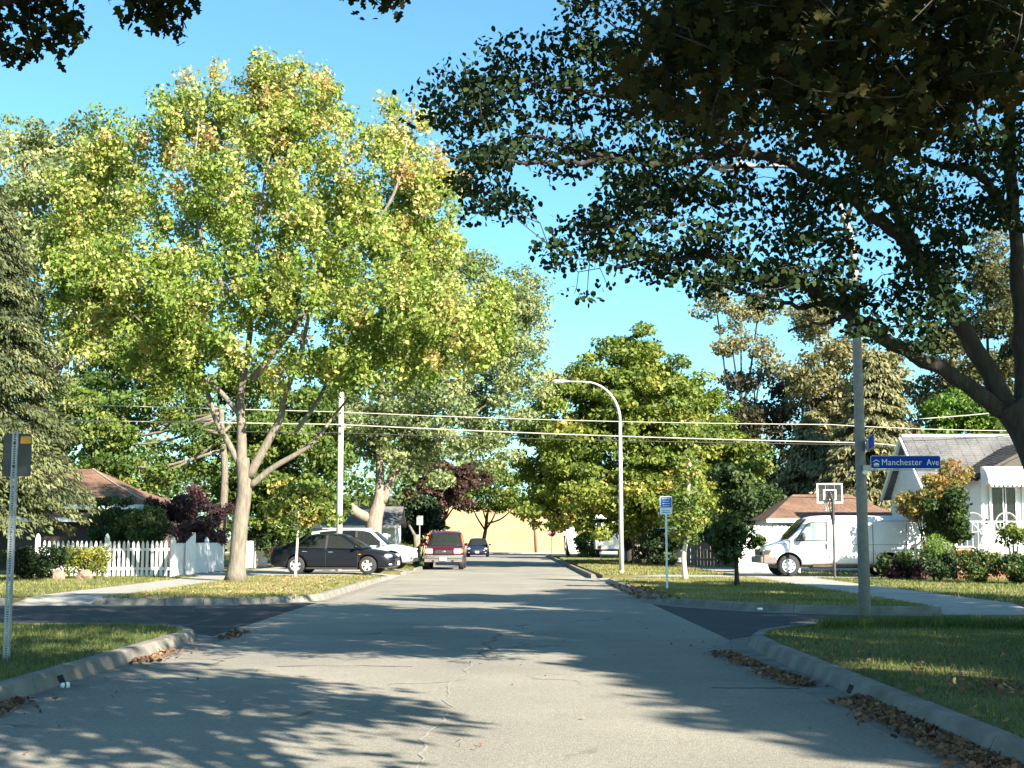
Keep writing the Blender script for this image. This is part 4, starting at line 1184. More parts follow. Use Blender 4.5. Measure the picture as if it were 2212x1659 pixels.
# brick building closing the road
def brickmat():
    m = bpy.data.materials.new('tan_brick'); m.use_nodes = True
    nt = m.node_tree; L = nt.links.new
    b = nt.nodes['Principled BSDF']; b.inputs['Roughness'].default_value = .9
    tc = node(nt, 'ShaderNodeTexCoord'); mp = node(nt, 'ShaderNodeMapping'); mp.inputs['Rotation'].default_value = (R(90), 0, 0)
    L(tc.outputs['Object'], mp.inputs[0])
    br = node(nt, 'ShaderNodeTexBrick'); br.inputs['Scale'].default_value = 1; br.inputs['Brick Width'].default_value = .4; br.inputs['Row Height'].default_value = .2; br.inputs['Mortar Size'].default_value = .012
    br.inputs['Color1'].default_value = (.44, .28, .135, 1); br.inputs['Color2'].default_value = (.37, .215, .10, 1); br.inputs['Mortar'].default_value = (.40, .32, .22, 1)
    L(mp.outputs[0], br.inputs['Vector'])
    nz = node(nt, 'ShaderNodeTexNoise'); nz.inputs['Scale'].default_value = .8; nz.inputs['Detail'].default_value = 8
    L(tc.outputs['Object'], nz.inputs['Vector'])
    mx = node(nt, 'ShaderNodeMix', data_type='RGBA', blend_type='OVERLAY'); mx.inputs[0].default_value = .25
    L(br.outputs['Color'], mx.inputs[6]); L(nz.outputs['Color'], mx.inputs[7]); L(mx.outputs[2], b.inputs['Base Color'])
    return m
bb = thing('brick_building', 'windowless tan brick building closing the end of the road', 'building', (-2, 142, .0))
MB().box((0, 6, 2.4), (15, 12, 4.8)).build('wall', brickmat(), bb)
MB().box((0, 6, 4.86), (15.2, 12.2, .14)).build('coping', concrete, bb)
wb = thing('shop_building', 'plain white building right of the tan brick one', 'building', (9.6, 142.6, 0))
MB().box((0, 5, 2.1), (8, 10, 4.2)).build('wall', pm('white_render', (.66, .64, .6), .8, var=.06), wb)
MB().box((0, 5, 4.26), (8.2, 10.2, .14)).build('coping', concrete, wb)
MB().box((-2, -.03, 1.1), (1.1, .06, 2.2)).build('door', dark_metal, wb)
MB().box((1.5, -.03, 1.5), (2.4, .06, 1.3)).build('window', dark_glass, wb)
sheet('pavement', [(-60, 131), (60, 131), (60, 141.6), (-60, 141.6)], -.05, .12, concrete, label='bright concrete apron in front of the brick building')

# white sided house on the right
HX0, HX1, HY0, HY1, ZE, ZR = 12.45, 21.5, 40.0, 46.0, 2.75, 4.62
hs = thing('house', 'white sided house with a grey roof, porch and rounded awning', 'house', (HX0, HY0, .1))
def hl(x, y, z): return (x - HX0, y - HY0, z - .1)
MB().box((4.52, 3, 1.3), (9.0, 5.94, 2.6)).build('wall', siding_m, hs)
MB().prism([(0.0, 2.6), (6.0, 2.6), (3.0, 4.42)], .03, 9.0, axis='x').build('gable_wall', siding_m, hs)
def gclip(z):
    if z < 2.6: return (0, 1)
    f = (z - 2.6) / (4.42 - 2.6) * .5
    return (f, 1 - f)
siding((0.02, 0), (0.02, 6), .3, 4.4, .13, (-1, 0), clip=gclip).build('siding', siding_m, hs, kind='stuff')
siding((0.02, 0.02), (9.0, .02), .3, 2.55, .13, (0, -1)).build('siding', siding_m, hs, kind='stuff')
ev = .35
q1 = [hl(HX0 - .22, HY0 - ev, ZE - .1), hl(HX1, HY0 - ev, ZE - .1), hl(HX1, 43, ZR), hl(HX0 - .22, 43, ZR)]
slab_quad(q1, .1).build('roof', roof_grey, hs)
slab_quad([hl(HX1, HY1 + ev, ZE - .1), hl(HX0 - .22, HY1 + ev, ZE - .1), hl(HX0 - .22, 43.003, ZR + .003), hl(HX1, 43.003, ZR + .003)], .1).build('roof', roof_grey, hs)
courses(q1, .15, .014).build('shingles', roof_grey, hs, kind='stuff')
MB().tube([hl(HX0 - .2, 43, ZR + .02), hl(HX1, 43, ZR + .02)], .05, n=6).build('ridge_cap', pm('pale_cap', (.45, .44, .42), .8), hs)
for s in (0, 1):
    y0 = HY0 - ev if s == 0 else HY1 + ev
    MB().tube([hl(HX0 - .24, y0, ZE - .17), hl(HX0 - .24, 43, ZR - .08)], .07, n=4).build('rake_board', trim_m, hs)
# porch gable with its own roof
PX0, PX1, PYF, PZE, PZR = 12.95, 17.6, 37.6, 2.98, 4.25
pm_ = (PX0 + PX1) / 2
slab_quad([hl(PX0, PYF + 4.5, PZE), hl(PX0, PYF, PZE), hl(pm_, PYF, PZR), hl(pm_, PYF + 4.5, PZR)], .09).build('porch_roof', roof_dark, hs)
slab_quad([hl(PX1, PYF, PZE), hl(PX1, PYF + 4.5, PZE), hl(pm_, PYF + 4.5, PZR + .002), hl(pm_, PYF, PZR + .002)], .09).build('porch_roof', roof_dark, hs)
courses([hl(PX0, PYF + 4.5, PZE), hl(PX0, PYF, PZE), hl(pm_, PYF, PZR), hl(pm_, PYF + 4.5, PZR)], .15, .014).build('shingles', roof_dark, hs, kind='stuff')
MB().prism([(PX0 - HX0 + .25, PZE - .12), (PX1 - HX0 - .25, PZE - .12), (pm_ - HX0, PZR - .2)], PYF - HY0 + .15, PYF - HY0 + .22, axis='y').build('gable_wall', roof_dark, hs)
MB().box((pm_ - HX0, -1.35, 1.55), (3.9, 2.2, 2.7)).build('porch_wall', siding_m, hs)
siding((PX0 - HX0 + .37, -2.45), (PX1 - HX0 - .37, -2.45), .3, 2.85, .13, (0, -1)).build('siding', siding_m, hs, kind='stuff')
siding((PX0 - HX0 + .375, -.3), (PX0 - HX0 + .375, -2.45), .3, 2.85, .13, (-1, 0)).build('siding', siding_m, hs, kind='stuff')
fx = HX0
wy = -2.50
def opening(nm, x0, x1, z0, z1, pane):
    f = MB()
    w = .07
    for a, b, c, d in ((x0 - w, x0, z0 - w, z1 + w), (x1, x1 + w, z0 - w, z1 + w), (x0, x1, z1, z1 + w), (x0, x1, z0 - w, z0)):
        f.box(((a+b)/2 - fx, wy, (c+d)/2 - .1), (b - a, .09, d - c))
    fo = f.build(nm, trim_m, hs)
    MB().box(((x0+x1)/2 - fx, wy + .02, (z0+z1)/2 - .1), (x1 - x0, .03, z1 - z0)).build('pane', pane, fo)
    return fo
opening('window', 13.62, 13.92, 1.45, 2.75, dark_glass)
opening('window', 14.02, 14.28, 1.45, 2.75, dark_glass)
d_ = opening('door', 14.55, 15.3, 1.02, 2.85, pm('storm_door_glass', (.10, .11, .10), .15, var=.3))
MB().box((14.92 - fx, wy - .03, 1.95), (.75, .03, .09)).build('rail', trim_m, d_)
MB().box((14.92 - fx, wy - .03, 1.4), (.09, .03, .9)).build('rail', trim_m, d_)
MB().blob((15.62 - fx, wy - .08, 1.75), (.13, .08, .2), n=10).build('mailbox', dark_metal, hs, smooth=True)
# awning: a curved metal hood with a scalloped edge
rows = []
for i in range(9):
    a = i / 8 * R(82)
    rows.append([(13.35 - fx + t*1.75, -2.5 - .95*math.sin(a), 2.72 + .62*math.cos(a) - .06) for t in np.linspace(0, 1, 15)])
aw = MB().grid(rows)
last = rows[-1]
for k in range(14):
    p, q = last[k], last[k+1]; m_ = ((p[0]+q[0])/2, p[1], p[2] - .1)
    aw.add([p, ((p[0]*3+q[0])/4, p[1], p[2]-.08), m_, ((p[0]+q[0]*3)/4, p[1], p[2]-.08), q], [(0, 1, 2, 3, 4)])
for xs in (13.35, 15.1):
    aw.add([(xs - fx, -2.5, 2.7)] + [(xs - fx, r[0][1], r[0][2]) for r in rows], [tuple(range(10))])
ao = aw.build('awning', white_metal, hs)
md = ao.modifiers.new('solid', 'SOLIDIFY'); md.thickness = .02
for k in range(1, 6):
    MB().box((14.22 - fx, -2.5 - .95*math.sin(R(14*k)) - .012, 2.66 + .62*math.cos(R(14*k)) + .014), (1.72, .012, .012)).build('rib', trim_m, ao)
# porch floor, steps, rails, brick pier
MB().box((14.6 - fx, -3.6, .38), (5.2, 2.3, .76)).build('porch_floor', concrete, hs)
for k in range(4):
    MB().box((11.95 - fx - .0, -3.4 - .0, .66 - .2*k - .1), (.0 + .6, 1.2, .2)).build('step', concrete, hs, loc=(-.27*k + .0, 0, 0))
def brick_pier(x, y, w, dpt, ht, par):
    root = MB().box((x, y, ht/2), (w - .02, dpt - .02, ht)).build('pier', pm('mortar', (.40, .36, .31), .95), par)
    z = .0; i = 0
    while z < ht - .05:
        off = (i % 2) * .105
        xs = -w/2 - off
        while xs < w/2:
            a, b = max(xs, -w/2), min(xs + .2, w/2)
            if b - a > .03:
                MB().box((x + (a+b)/2, y - dpt/2 - .004, z + .036), (b - a - .012, .03, .062)).build('brick', brick_red, root)
            xs += .21
        z += .075; i += 1
    MB().box((x, y, ht + .03), (w + .06, dpt + .06, .06)).build('cap', concrete, root)
brick_pier(12.15 - fx, -5.0, .45, .4, .86, hs)
brick_pier(13.0 - fx, -4.98, 1.1, .3, .62, hs)
def railing(x0, y0, x1, y1, z, hgt, n):
    r_ = MB()
    r_.box(((x0+x1)/2, (y0+y1)/2, z + hgt), (abs(x1-x0) + .05, abs(y1-y0) + .05, .05))
    o = r_.build('railing', galv, hs)
    MB().box(((x0+x1)/2, (y0+y1)/2, z + .1), (abs(x1-x0) + .02, abs(y1-y0) + .03, .04)).build('bottom_rail', galv, o)
    for i in range(n + 1):
        t = i / n
        th = .05 if i % 6 == 0 else .022
        MB().box((x0 + (x1-x0)*t, y0 + (y1-y0)*t, z + hgt/2), (th, th, hgt)).build('baluster', white_metal if i % 6 == 0 else galv, o)
railing(12.05 - fx, -4.72, 16.6 - fx, -4.72, .76, .85, 30)
railing(12.05 - fx, -4.7, 12.05 - fx, -3.95, .76, .85, 5)
railing(11.1 - fx, -3.95, 11.95 - fx, -3.95, .35, .85, 5)

hs.location = (HX0*1.22, HY0*1.22, .13)
hs.scale = (1.22, .86, 1.15)
# garage with white panelled door behind the van
gg = thing('garage', 'small garage with a brown roof and white panelled door behind the van', 'garage', (13.2, 55, .1))
MB().box((0, 2.5, 1.1), (5.2, 5, 2.2)).build('wall', siding_m, gg)
slab_quad([(-2.9, -.4, 2.1), (2.9, -.4, 2.1), (1.2, 2.5, 3.2), (-1.2, 2.5, 3.2)], .08).build('roof', roof_brown, gg)
slab_quad([(2.9, 5.4, 2.1), (-2.9, 5.4, 2.1), (-1.2, 2.503, 3.2), (1.2, 2.503, 3.2)], .08).build('roof', roof_brown, gg)
MB().add([(-2.9, -.4, 2.1), (-1.2, 2.5, 3.2), (-2.9, 5.4, 2.1)], [(0, 1, 2)]).build('roof', roof_brown, gg)
MB().add([(2.9, -.4, 2.1), (2.9, 5.4, 2.1), (1.2, 2.5, 3.2)], [(0, 1, 2)]).build('roof', roof_brown, gg)
courses([(-2.9, -.4, 2.1), (2.9, -.4, 2.1), (1.2, 2.5, 3.2), (-1.2, 2.5, 3.2)], .14, .012).build('shingles', roof_brown, gg, kind='stuff')
gd = MB().box((-1.2, -.03, 1.0), (2.5, .08, 2.0)).build('garage_door', white_paint, gg)
for r_ in range(4):
    for c_ in range(4):
        MB().box((-2.1 + c_*.6, -.08, .3 + r_*.47), (.5, .03, .36)).build('panel', white_paint if r_ < 3 else dark_glass, gd)
MB().box((0, -.42, 2.05), (5.8, .05, .14)).build('fascia', trim_m, gg)
# white gabled house far behind
wh = thing('house', 'white gabled house far back, glimpsed between the conifers', 'house', (18.4, 78, .1))
MB().box((0, 4, 1.5), (6.5, 8, 3)).build('wall', siding_m, wh)
MB().prism([(-3.25, 3), (3.25, 3), (0, 5.3)], 0, 8, axis='y').build('gable_wall', siding_m, wh)
slab_quad([(-3.6, 8.3, 2.8), (-3.6, -.3, 2.8), (0, -.3, 5.42), (0, 8.3, 5.42)], .1).build('roof', roof_grey, wh)
slab_quad([(3.6, -.3, 2.8), (3.6, 8.3, 2.8), (0.003, 8.3, 5.42), (0.003, -.3, 5.42)], .1).build('roof', roof_grey, wh)
MB().box((0, -.03, 3.4), (.9, .06, 1.1)).build('window', dark_glass, wh)
MB().box((-1.6, -.03, 1.5), (1, .06, 1.2)).build('window', dark_glass, wh)
# low white shed
sh = thing('shed', 'low white shed with a dark flat roof behind the verge trees', 'shed', (8.6, 76, .1))
MB().box((0, 2, .85), (4.4, 4, 1.7)).build('wall', siding_m, sh)
MB().box((0, 2, 1.76), (4.8, 4.4, .12)).build('roof', dark_metal, sh)
MB().box((-.9, -.03, 1.0), (.8, .06, .6)).build('window', dark_glass, sh)
MB().box((1, -.03, .8), (.8, .06, 1.6)).build('door', galv, sh)
# neighbours filling the street further back
def plain_house(label, x, y, w, d, ze, zr, wall, roof):
    r_ = thing('house', label, 'house', (x, y, .1))
    MB().box((0, d/2, ze/2), (w, d, ze)).build('wall', wall, r_)
    slab_quad([(-w/2 - .3, -.35, ze - .12), (w/2 + .3, -.35, ze - .12), (w/2 + .3, d/2, zr), (-w/2 - .3, d/2, zr)], .1).build('roof', roof, r_)
    slab_quad([(w/2 + .3, d + .35, ze - .12), (-w/2 - .3, d + .35, ze - .12), (-w/2 - .3, d/2 + .003, zr), (w/2 + .3, d/2 + .003, zr)], .1).build('roof', roof, r_)
    for sx in (-1, 1):
        MB().prism([(0, ze - .1), (d, ze - .1), (d/2, zr - .15)], sx*(w/2 - .1), sx*w/2, axis='x').build('gable_wall', wall, r_)
    for wx in (-w*.28, w*.25):
        f = MB().box((wx, -.03, ze*.55), (1.3, .08, 1.2)).build('window', trim_m, r_)
        MB().box((wx, -.08, ze*.55), (1.1, .03, 1.0)).build('pane', dark_glass, f)
    MB().box((0, -.03, 1.0), (.95, .08, 2.0)).build('door', garage_wall, r_)
plain_house('dark brick bungalow behind the purple plum tree', -12.5, 100, 9, 8, 2.9, 4.6, pm('dark_brick', (.14, .075, .055), .9, var=.25, scale=8), roof_dark)
plain_house('cream bungalow beside the box truck', 13.5, 100, 9, 8, 2.9, 4.8, pm('cream_wall', (.55, .5, .4), .8, var=.08), roof_grey)
# treeline beyond everything
rng = np.random.default_rng(900)
bl = []
for x in list(np.arange(-95, -9, 6.0)) + list(np.arange(12, 95, 6.0)):
    y = 150 + rng.uniform(-6, 14); hh = rng.uniform(4.5, 7.5)
    bl.append((x + rng.uniform(-2, 2), y, hh, 5.0, 4, hh*.95))
for x in np.arange(-9, 12, 5):
    bl.append((x, 168, 3.6, 4.5, 4, 3.4))
for x in np.arange(-60, -22, 5.0):
    bl.append((x, 72 + rng.uniform(-8, 8), 4.5, 4.5, 4, 4.2))
for x in np.arange(-30, -6, 2.6):
    bl.append((x, 92 - .4*(x + 6) + rng.uniform(-5, 5), 5.5, 3.0, 3, 5.5))
for x in np.arange(10, 34, 4.0):
    bl.append((x, 112 + rng.uniform(-6, 6), 4.5, 3.6, 3, 4.4))
for x in np.arange(24, 60, 5.0):
    bl.append((x, 66 + rng.uniform(-6, 10), 4.5, 4.5, 4, 4.2))
cl = sub_clumps(rng, bl, 1.9, 1.4, .7, .3)
o = foliage('treeline', None, LM_mid, cl, 80000, .42, 901, tint0=.4)
tag(o, 'far band of green trees closing the view behind the houses', 'treeline', None, 'stuff')

# ------------------------------------------------------------------ fences
def picket_shape(w, h_):
    return [(-w/2, 0), (w/2, 0), (w/2, h_ - .12), (w*.28, h_ - .035), (0, h_), (-w*.28, h_ - .035), (-w/2, h_ - .12)]
pk_me = MB().prism(picket_shape(.092, 1.1), -.011, .011, axis='y').mesh('picket', white_paint)
def picket_fence(label, p0, p1, step=.162, posts=2.4, jitter=.01, z=.13, h0=1.0):
    a, b = Vector((*p0, z)), Vector((*p1, z))
    L = (b - a).length; ang = math.atan2(b.y - a.y, b.x - a.x)
    root = thing('picket_fence', label, 'fence', a, ang)
    n = int(L / step)
    rng = random.Random(len(label))
    for i in range(n):
        x = (i + .5) * step
        if any(abs(x - k*posts) < .09 for k in range(int(L/posts) + 1)): continue
        p = bpy.data.objects.new('picket', pk_me); COL.objects.link(p); p.parent = root
        p.location = (x, -.03, .04 + rng.uniform(-jitter, jitter)); p.rotation_euler = (0, rng.uniform(-.012, .012), 0); p.scale = (1, 1, h0)
    for zz_ in (.28, .86*h0):
        MB().box((L/2, .02, zz_), (L, .04, .09)).build('rail', white_paint, root)
    for k in range(int(L / posts) + 1):
        x = min(k*posts, L)
        po = MB().box((x, .0, .6*h0), (.13, .13, 1.2*h0)).build('post', white_paint, root)
        MB().lathe([(.09, 1.2*h0), (.095, 1.22*h0), (.06, 1.26*h0), (.065, 1.3*h0), (.01, 1.36*h0)], (x, 0, 0), n=10).build('cap', white_paint, po, smooth=True)
    return root
picket_fence('white picket fence facing the road left of the big maple', (-16.2, 46.2), (-11.65, 46.0), h0=1.08)
picket_fence('white fence running back along the pavement, striped by shade', (-11.6, 46.3), (-11.5, 54.0), step=.115, h0=1.0)
picket_fence('short white fence piece right of the big maple trunk', (-11.5, 57.6), (-11.35, 62.4), step=.115, h0=1.05)
gt = thing('fence_gate', 'tall pointed white gate leaf standing above the picket fence', 'gate', (-11.45, 47.6, .13), R(75))
for i in range(6):
    MB().prism(picket_shape(.1, 1.18 + .3*i/5), -.012, .012, axis='y').build('picket', white_paint, gt, loc=(i*.115, 0, .04))
MB().box((.29, .03, .3), (.66, .04, .09)).build('rail', white_paint, gt)
MB().box((.29, .03, .95), (.66, .04, .09)).build('rail', white_paint, gt)
def board_fence(name, label, p0, p1, h_, mat, w=.14, gap=.012, z=.13, dog=True):
    a, b = Vector((*p0, z)), Vector((*p1, z)); L = (b - a).length
    root = thing(name, label, 'fence', a, math.atan2(b.y - a.y, b.x - a.x))
    c = .035 if dog else .002
    me = MB().prism([(-w/2, 0), (w/2, 0), (w/2, h_ - c), (w/2 - c, h_), (-w/2 + c, h_), (-w/2, h_ - c)], -.011, .011, axis='y').mesh('board', mat)
    rng = random.Random(5)
    for i in range(int(L / (w + gap))):
        p = bpy.data.objects.new('board', me); COL.objects.link(p); p.parent = root
        p.location = ((i + .5)*(w + gap), -.03, .03 + rng.uniform(-.012, .012)); p.rotation_euler = (0, rng.uniform(-.008, .008), 0)
    for zz_ in (.35, h_ - .3):
        MB().box((L/2, .02, zz_), (L, .05, .09)).build('rail', mat, root)
    for k in range(int(L/2.2) + 2):
        MB().box((min(k*2.2, L), .09, h_/2 + .02), (.1, .1, h_ + .06)).build('post', mat, root)
    return root
board_fence('wooden_fence', 'weathered pale board fence left of the white van', (8.6, 51.6), (11.0, 51.8), 1.75, pm('pale_fence_wood', (.62, .61, .59), .85, var=.15, scale=3, stretch=(4, 4, .6)))
board_fence('wooden_fence', 'dark brown board fence behind the pale sapling', (8.0, 61.8), (10.4, 61.8), 1.3, wood_brown)
board_fence('wooden_fence', 'shaded grey board fence left of the dark brown one', (8.9, 66.2), (13.4, 66.0), 1.35, wood_grey)

# ------------------------------------------------------------------ vehicles
def bake(o):
    dg = bpy.context.evaluated_depsgraph_get()
    me = bpy.data.meshes.new_from_object(o.evaluated_get(dg))
    o.modifiers.clear(); o.data = me
paint = {}
def carpaint(name, c, metal=.0, rough=.28):
    return pm(name, c, rough, metal=metal, var=.06, scale=2, spec=.3, coat=.0)
seat_m = pm('seat_cloth', (.12, .11, .1), .9, var=.2)
lamp_m = pm('headlamp_lens', (.75, .75, .72), .12, var=.15, scale=20, coat=.8)
amber_m = pm('amber_lens', (.55, .22, .03), .2, var=.15, coat=.6)
red_m = pm('tail_lens', (.32, .02, .02), .2, var=.2, coat=.6)

def wheel(par, x, y, r, wd, side, style, rim_r=.66):
    ty = MB().lathe([(r*.62, -wd/2), (r*.9, -wd/2), (r*.985, -wd*.36), (r, -wd*.2), (r, wd*.2), (r*.985, wd*.36), (r*.9, wd/2), (r*.62, wd/2)], (0, 0, 0), 'y', 28, cap=False).build('wheel', black_rubber, par, smooth=True, loc=(x, y, r))
    f = side
    rr = r * rim_r
    MB().lathe([(rr, -.02), (rr, .02)], (0, f*(wd*.5 - .06), 0), 'y', 24).build('wheel_back', dark_metal, ty)
    m = MB()
    yo = f*(wd/2 - .015)
    n = 24
    ring = []
    for q in (rr*.88, rr*1.03):
        ring.append([(q*math.cos(2*math.pi*k/n), yo, q*math.sin(2*math.pi*k/n)) for k in range(n)])
    inner = [[(p[0], yo - f*.05, p[2]) for p in rw] for rw in ring]
    m.v += []
    vs = ring[0] + ring[1] + inner[0] + inner[1]
    fs = []
    for k in range(n):
        k2 = (k+1) % n
        fs += [(k, k2, n+k2, n+k), (n+k, n+k2, 3*n+k2, 3*n+k), (k, 2*n+k, 2*n+k2, k2)]
    m.add(vs, fs)
    if style == 'steel':
        m.lathe([(rr*.9, yo - f*.035), (rr*.55, yo + f*.0), (rr*.42, yo - f*.02), (rr*.25, yo - f*.0), (rr*.2, yo + f*.04), (.01, yo + f*.045)], (0, 0, 0), 'y', 24)
    else:
        k = 5
        for i in range(k):
            a = 2*math.pi*i/k + .3
            c, s = math.cos(a), math.sin(a)
            w0, w1 = rr*.16, rr*.24
            pts = [(rr*.1, -w0), (rr*.92, -w1), (rr*.92, w1), (rr*.1, w0)]
            P = [(p[0]*c - p[1]*s, p[0]*s + p[1]*c) for p in pts]
            m.prism(P, yo - f*.045, yo - f*.005, axis='y')
        m.lathe([(rr*.22, yo - f*.04), (rr*.22, yo), (rr*.05, yo + f*.01)], (0, 0, 0), 'y', 14)
    rim = m.build('rim', alu if style != 'steel' else white_metal, ty, smooth=False)
    if style == 'steel':
        for i in range(8):
            a = 2*math.pi*i/8
            MB().lathe([(.03, -.01), (.03, .012)], (rr*.68*math.cos(a), yo + f*.0, rr*.68*math.sin(a)), 'y', 8).build('vent_hole', dark_metal, ty)
    return ty

def section(x, w, zl, zs, zt, box):
    if box:
        h_ = zt - zl
        half = [(.80*w, zl), (.97*w, zl + .07), (w, zl + .3*h_), (w*.99, zl + .6*h_), (w*.93, zt - .16*min(1, h_)), (w*.82, zt - .03), (.5*w, zt)]
    else:
        half = [(.80*w, zl), (.96*w, zl + .05), (w, zl + .5*(zs - zl)), (w*.985, zs - .08), (w*.945, zs), (.60*w, zt), (.3*w, zt + .008)]
    ring = [(x, -y, z) for y, z in half] + [(x, 0, half[-1][1] + .004)] + [(x, y, z) for y, z in half[::-1]] + [(x, 0, zl)]
    return ring

def body(par, name, stations, mat, arches, r_arch, box=False, sub=2, hw=.9):
    o = MB().loft([section(*s, box) for s in stations]).build(name, mat, par, smooth=True, sub=sub)
    cut = []
    for ax in arches:
        for s in (-1, 1):
            c = MB().lathe([(r_arch, -.34), (r_arch, .34)], (ax[0], s*hw, ax[1]), 'y', 30).build('arch', dark_plastic, par)
            bo = o.modifiers.new('arch', 'BOOLEAN'); bo.object = c; bo.operation = 'DIFFERENCE'; bo.solver = 'EXACT'
            cut.append(c)
    bpy.context.view_layer.update()
    bake(o)
    for c in cut: bpy.data.objects.remove(c)
    me = o.data
    if len(me.materials) < 2: me.materials.append(dark_plastic)
    for p in me.polygons:
        p.use_smooth = True
        p.material_index = 0
        c = p.center
        for ax in arches:
            if math.hypot(c.x - ax[0], c.z - ax[1]) < r_arch*1.002 and abs(c.y) > hw - .36:
                nrm_ = p.normal
                d = Vector((c.x - ax[0], 0, c.z - ax[1]))
                if abs(nrm_.y) < .5 and d.length > 0 and d.normalized().dot(nrm_) < -.3 or abs(c.y) < hw - .3:
                    p.material_index = 1; p.use_smooth = False
    while len(me.materials) > 2: me.materials.pop()
    return o

def sedan_like(spec, label, cat, loc, rz, name):
    t = thing(name, label, cat, loc, rz)
    P = spec
    bm_ = P['paint']
    wr, wx = P['wr'], P['wx']
    body(t, 'body', P['st'], bm_, [(wx[0], wr + .01), (wx[1], wr + .01)], wr + P.get('gap', .055), hw=P['hw'])
    zb, zr, yb, yr = P['zb'], P['zr'], P['yb'], P['yr']
    def sy(z): return yb + (yr - yb) * min(1, max(0, (z - zb)/(zr - zb)))
    # roof shell
    prof = P['roof']
    path = limb_path([(x, 0, z) for x, z in prof], 4)
    rows = []
    for p in path:
        w = sy(p.z - .03)
        rows.append([(p.x, w*q, p.z + .035*(1 - q*q) - .02*abs(q)**6) for q in (-1, -.85, -.5, 0, .5, .85, 1)])
    ro = MB().grid(rows).build('roof', bm_, t, smooth=True)
    md = ro.modifiers.new('solid', 'SOLIDIFY'); md.thickness = .045; md.offset = -1
    def patch(nm, poly, mat, th=.04, out=0.0, sides=(-1, 1)):
        for s in sides:
            n = len(poly)
            vs = [(x, s*(sy(z) + out), z) for x, z in poly] + [(x, s*(sy(z) + out - th), z) for x, z in poly]
            fs = [tuple(range(n)), tuple(range(n, 2*n))[::-1]] + [(i, (i+1) % n, n + (i+1) % n, n + i) for i in range(n)]
            MB().add(vs, fs).build(nm, mat, t)
    for nm, poly, mat, th, out in P['patches']:
        patch(nm, poly, mat, th, out)
    def screen(nm, a, b, bulge):
        rows = []
        for i in range(5):
            f = i / 4
            x, z = a[0] + (b[0]-a[0])*f, a[1] + (b[1]-a[1])*f
            w = sy(z) - .045
            rows.append([(x + bulge*(1 - q*q), w*q, z + .012*(1 - q*q)) for q in np.linspace(-1, 1, 9)])
        o = MB().grid(rows).build(nm, car_glass, t, smooth=True)
        m = o.modifiers.new('solid', 'SOLIDIFY'); m.thickness = .006
    screen('windshield', P['ws'][0], P['ws'][1], .07)
    screen('rear_window', P['rw'][0], P['rw'][1], -.05)
    for s in (-1, 1):
        for i, x in enumerate(wx):
            wheel(t, x, s*(P['hw'] - P['ww']/2 - .01), wr, P['ww'], s, P.get('rim', 'alloy'))
    for x, w in P['seats']:
        for s in (-1, 1):
            st = MB().box((x, s*.36, zb - .12), (.16, .46, .6), ry=-.2)
            st.box((x - .06, s*.36, zb + .28), (.09, .24, .18))
            st.build('seat', seat_m, t, bevel=.03)
    MB().box(((wx[0] + wx[1])/2 - .1, 0, zb - .32), (2.2, P['hw']*1.5, .1)).build('cabin_floor', dark_plastic, t)
    for s in (-1, 1):
        mx = P['mirror']
        MB().blob((mx[0], s*(P['hw'] + .09), mx[1]), (.07, .11, .075), rough=0, n=10).build('mirror', P.get('mirror_m', bm_), t, smooth=True)
    for nm, mat, parts in P['extras']:
        for c, d, kind in parts:
            m = MB()
            if kind == 'blob': m.blob(c, d, rough=0, n=14, m=9)
            elif kind == 'disc': m.lathe([(d[0], -d[1]), (d[0], d[1])], c, 'x', 14)
            else: m.box(c, d)
            m.build(nm, mat, t, smooth=(kind != 'box'), bevel=.012 if kind == 'box' and min(d) > .03 else 0)
    return t

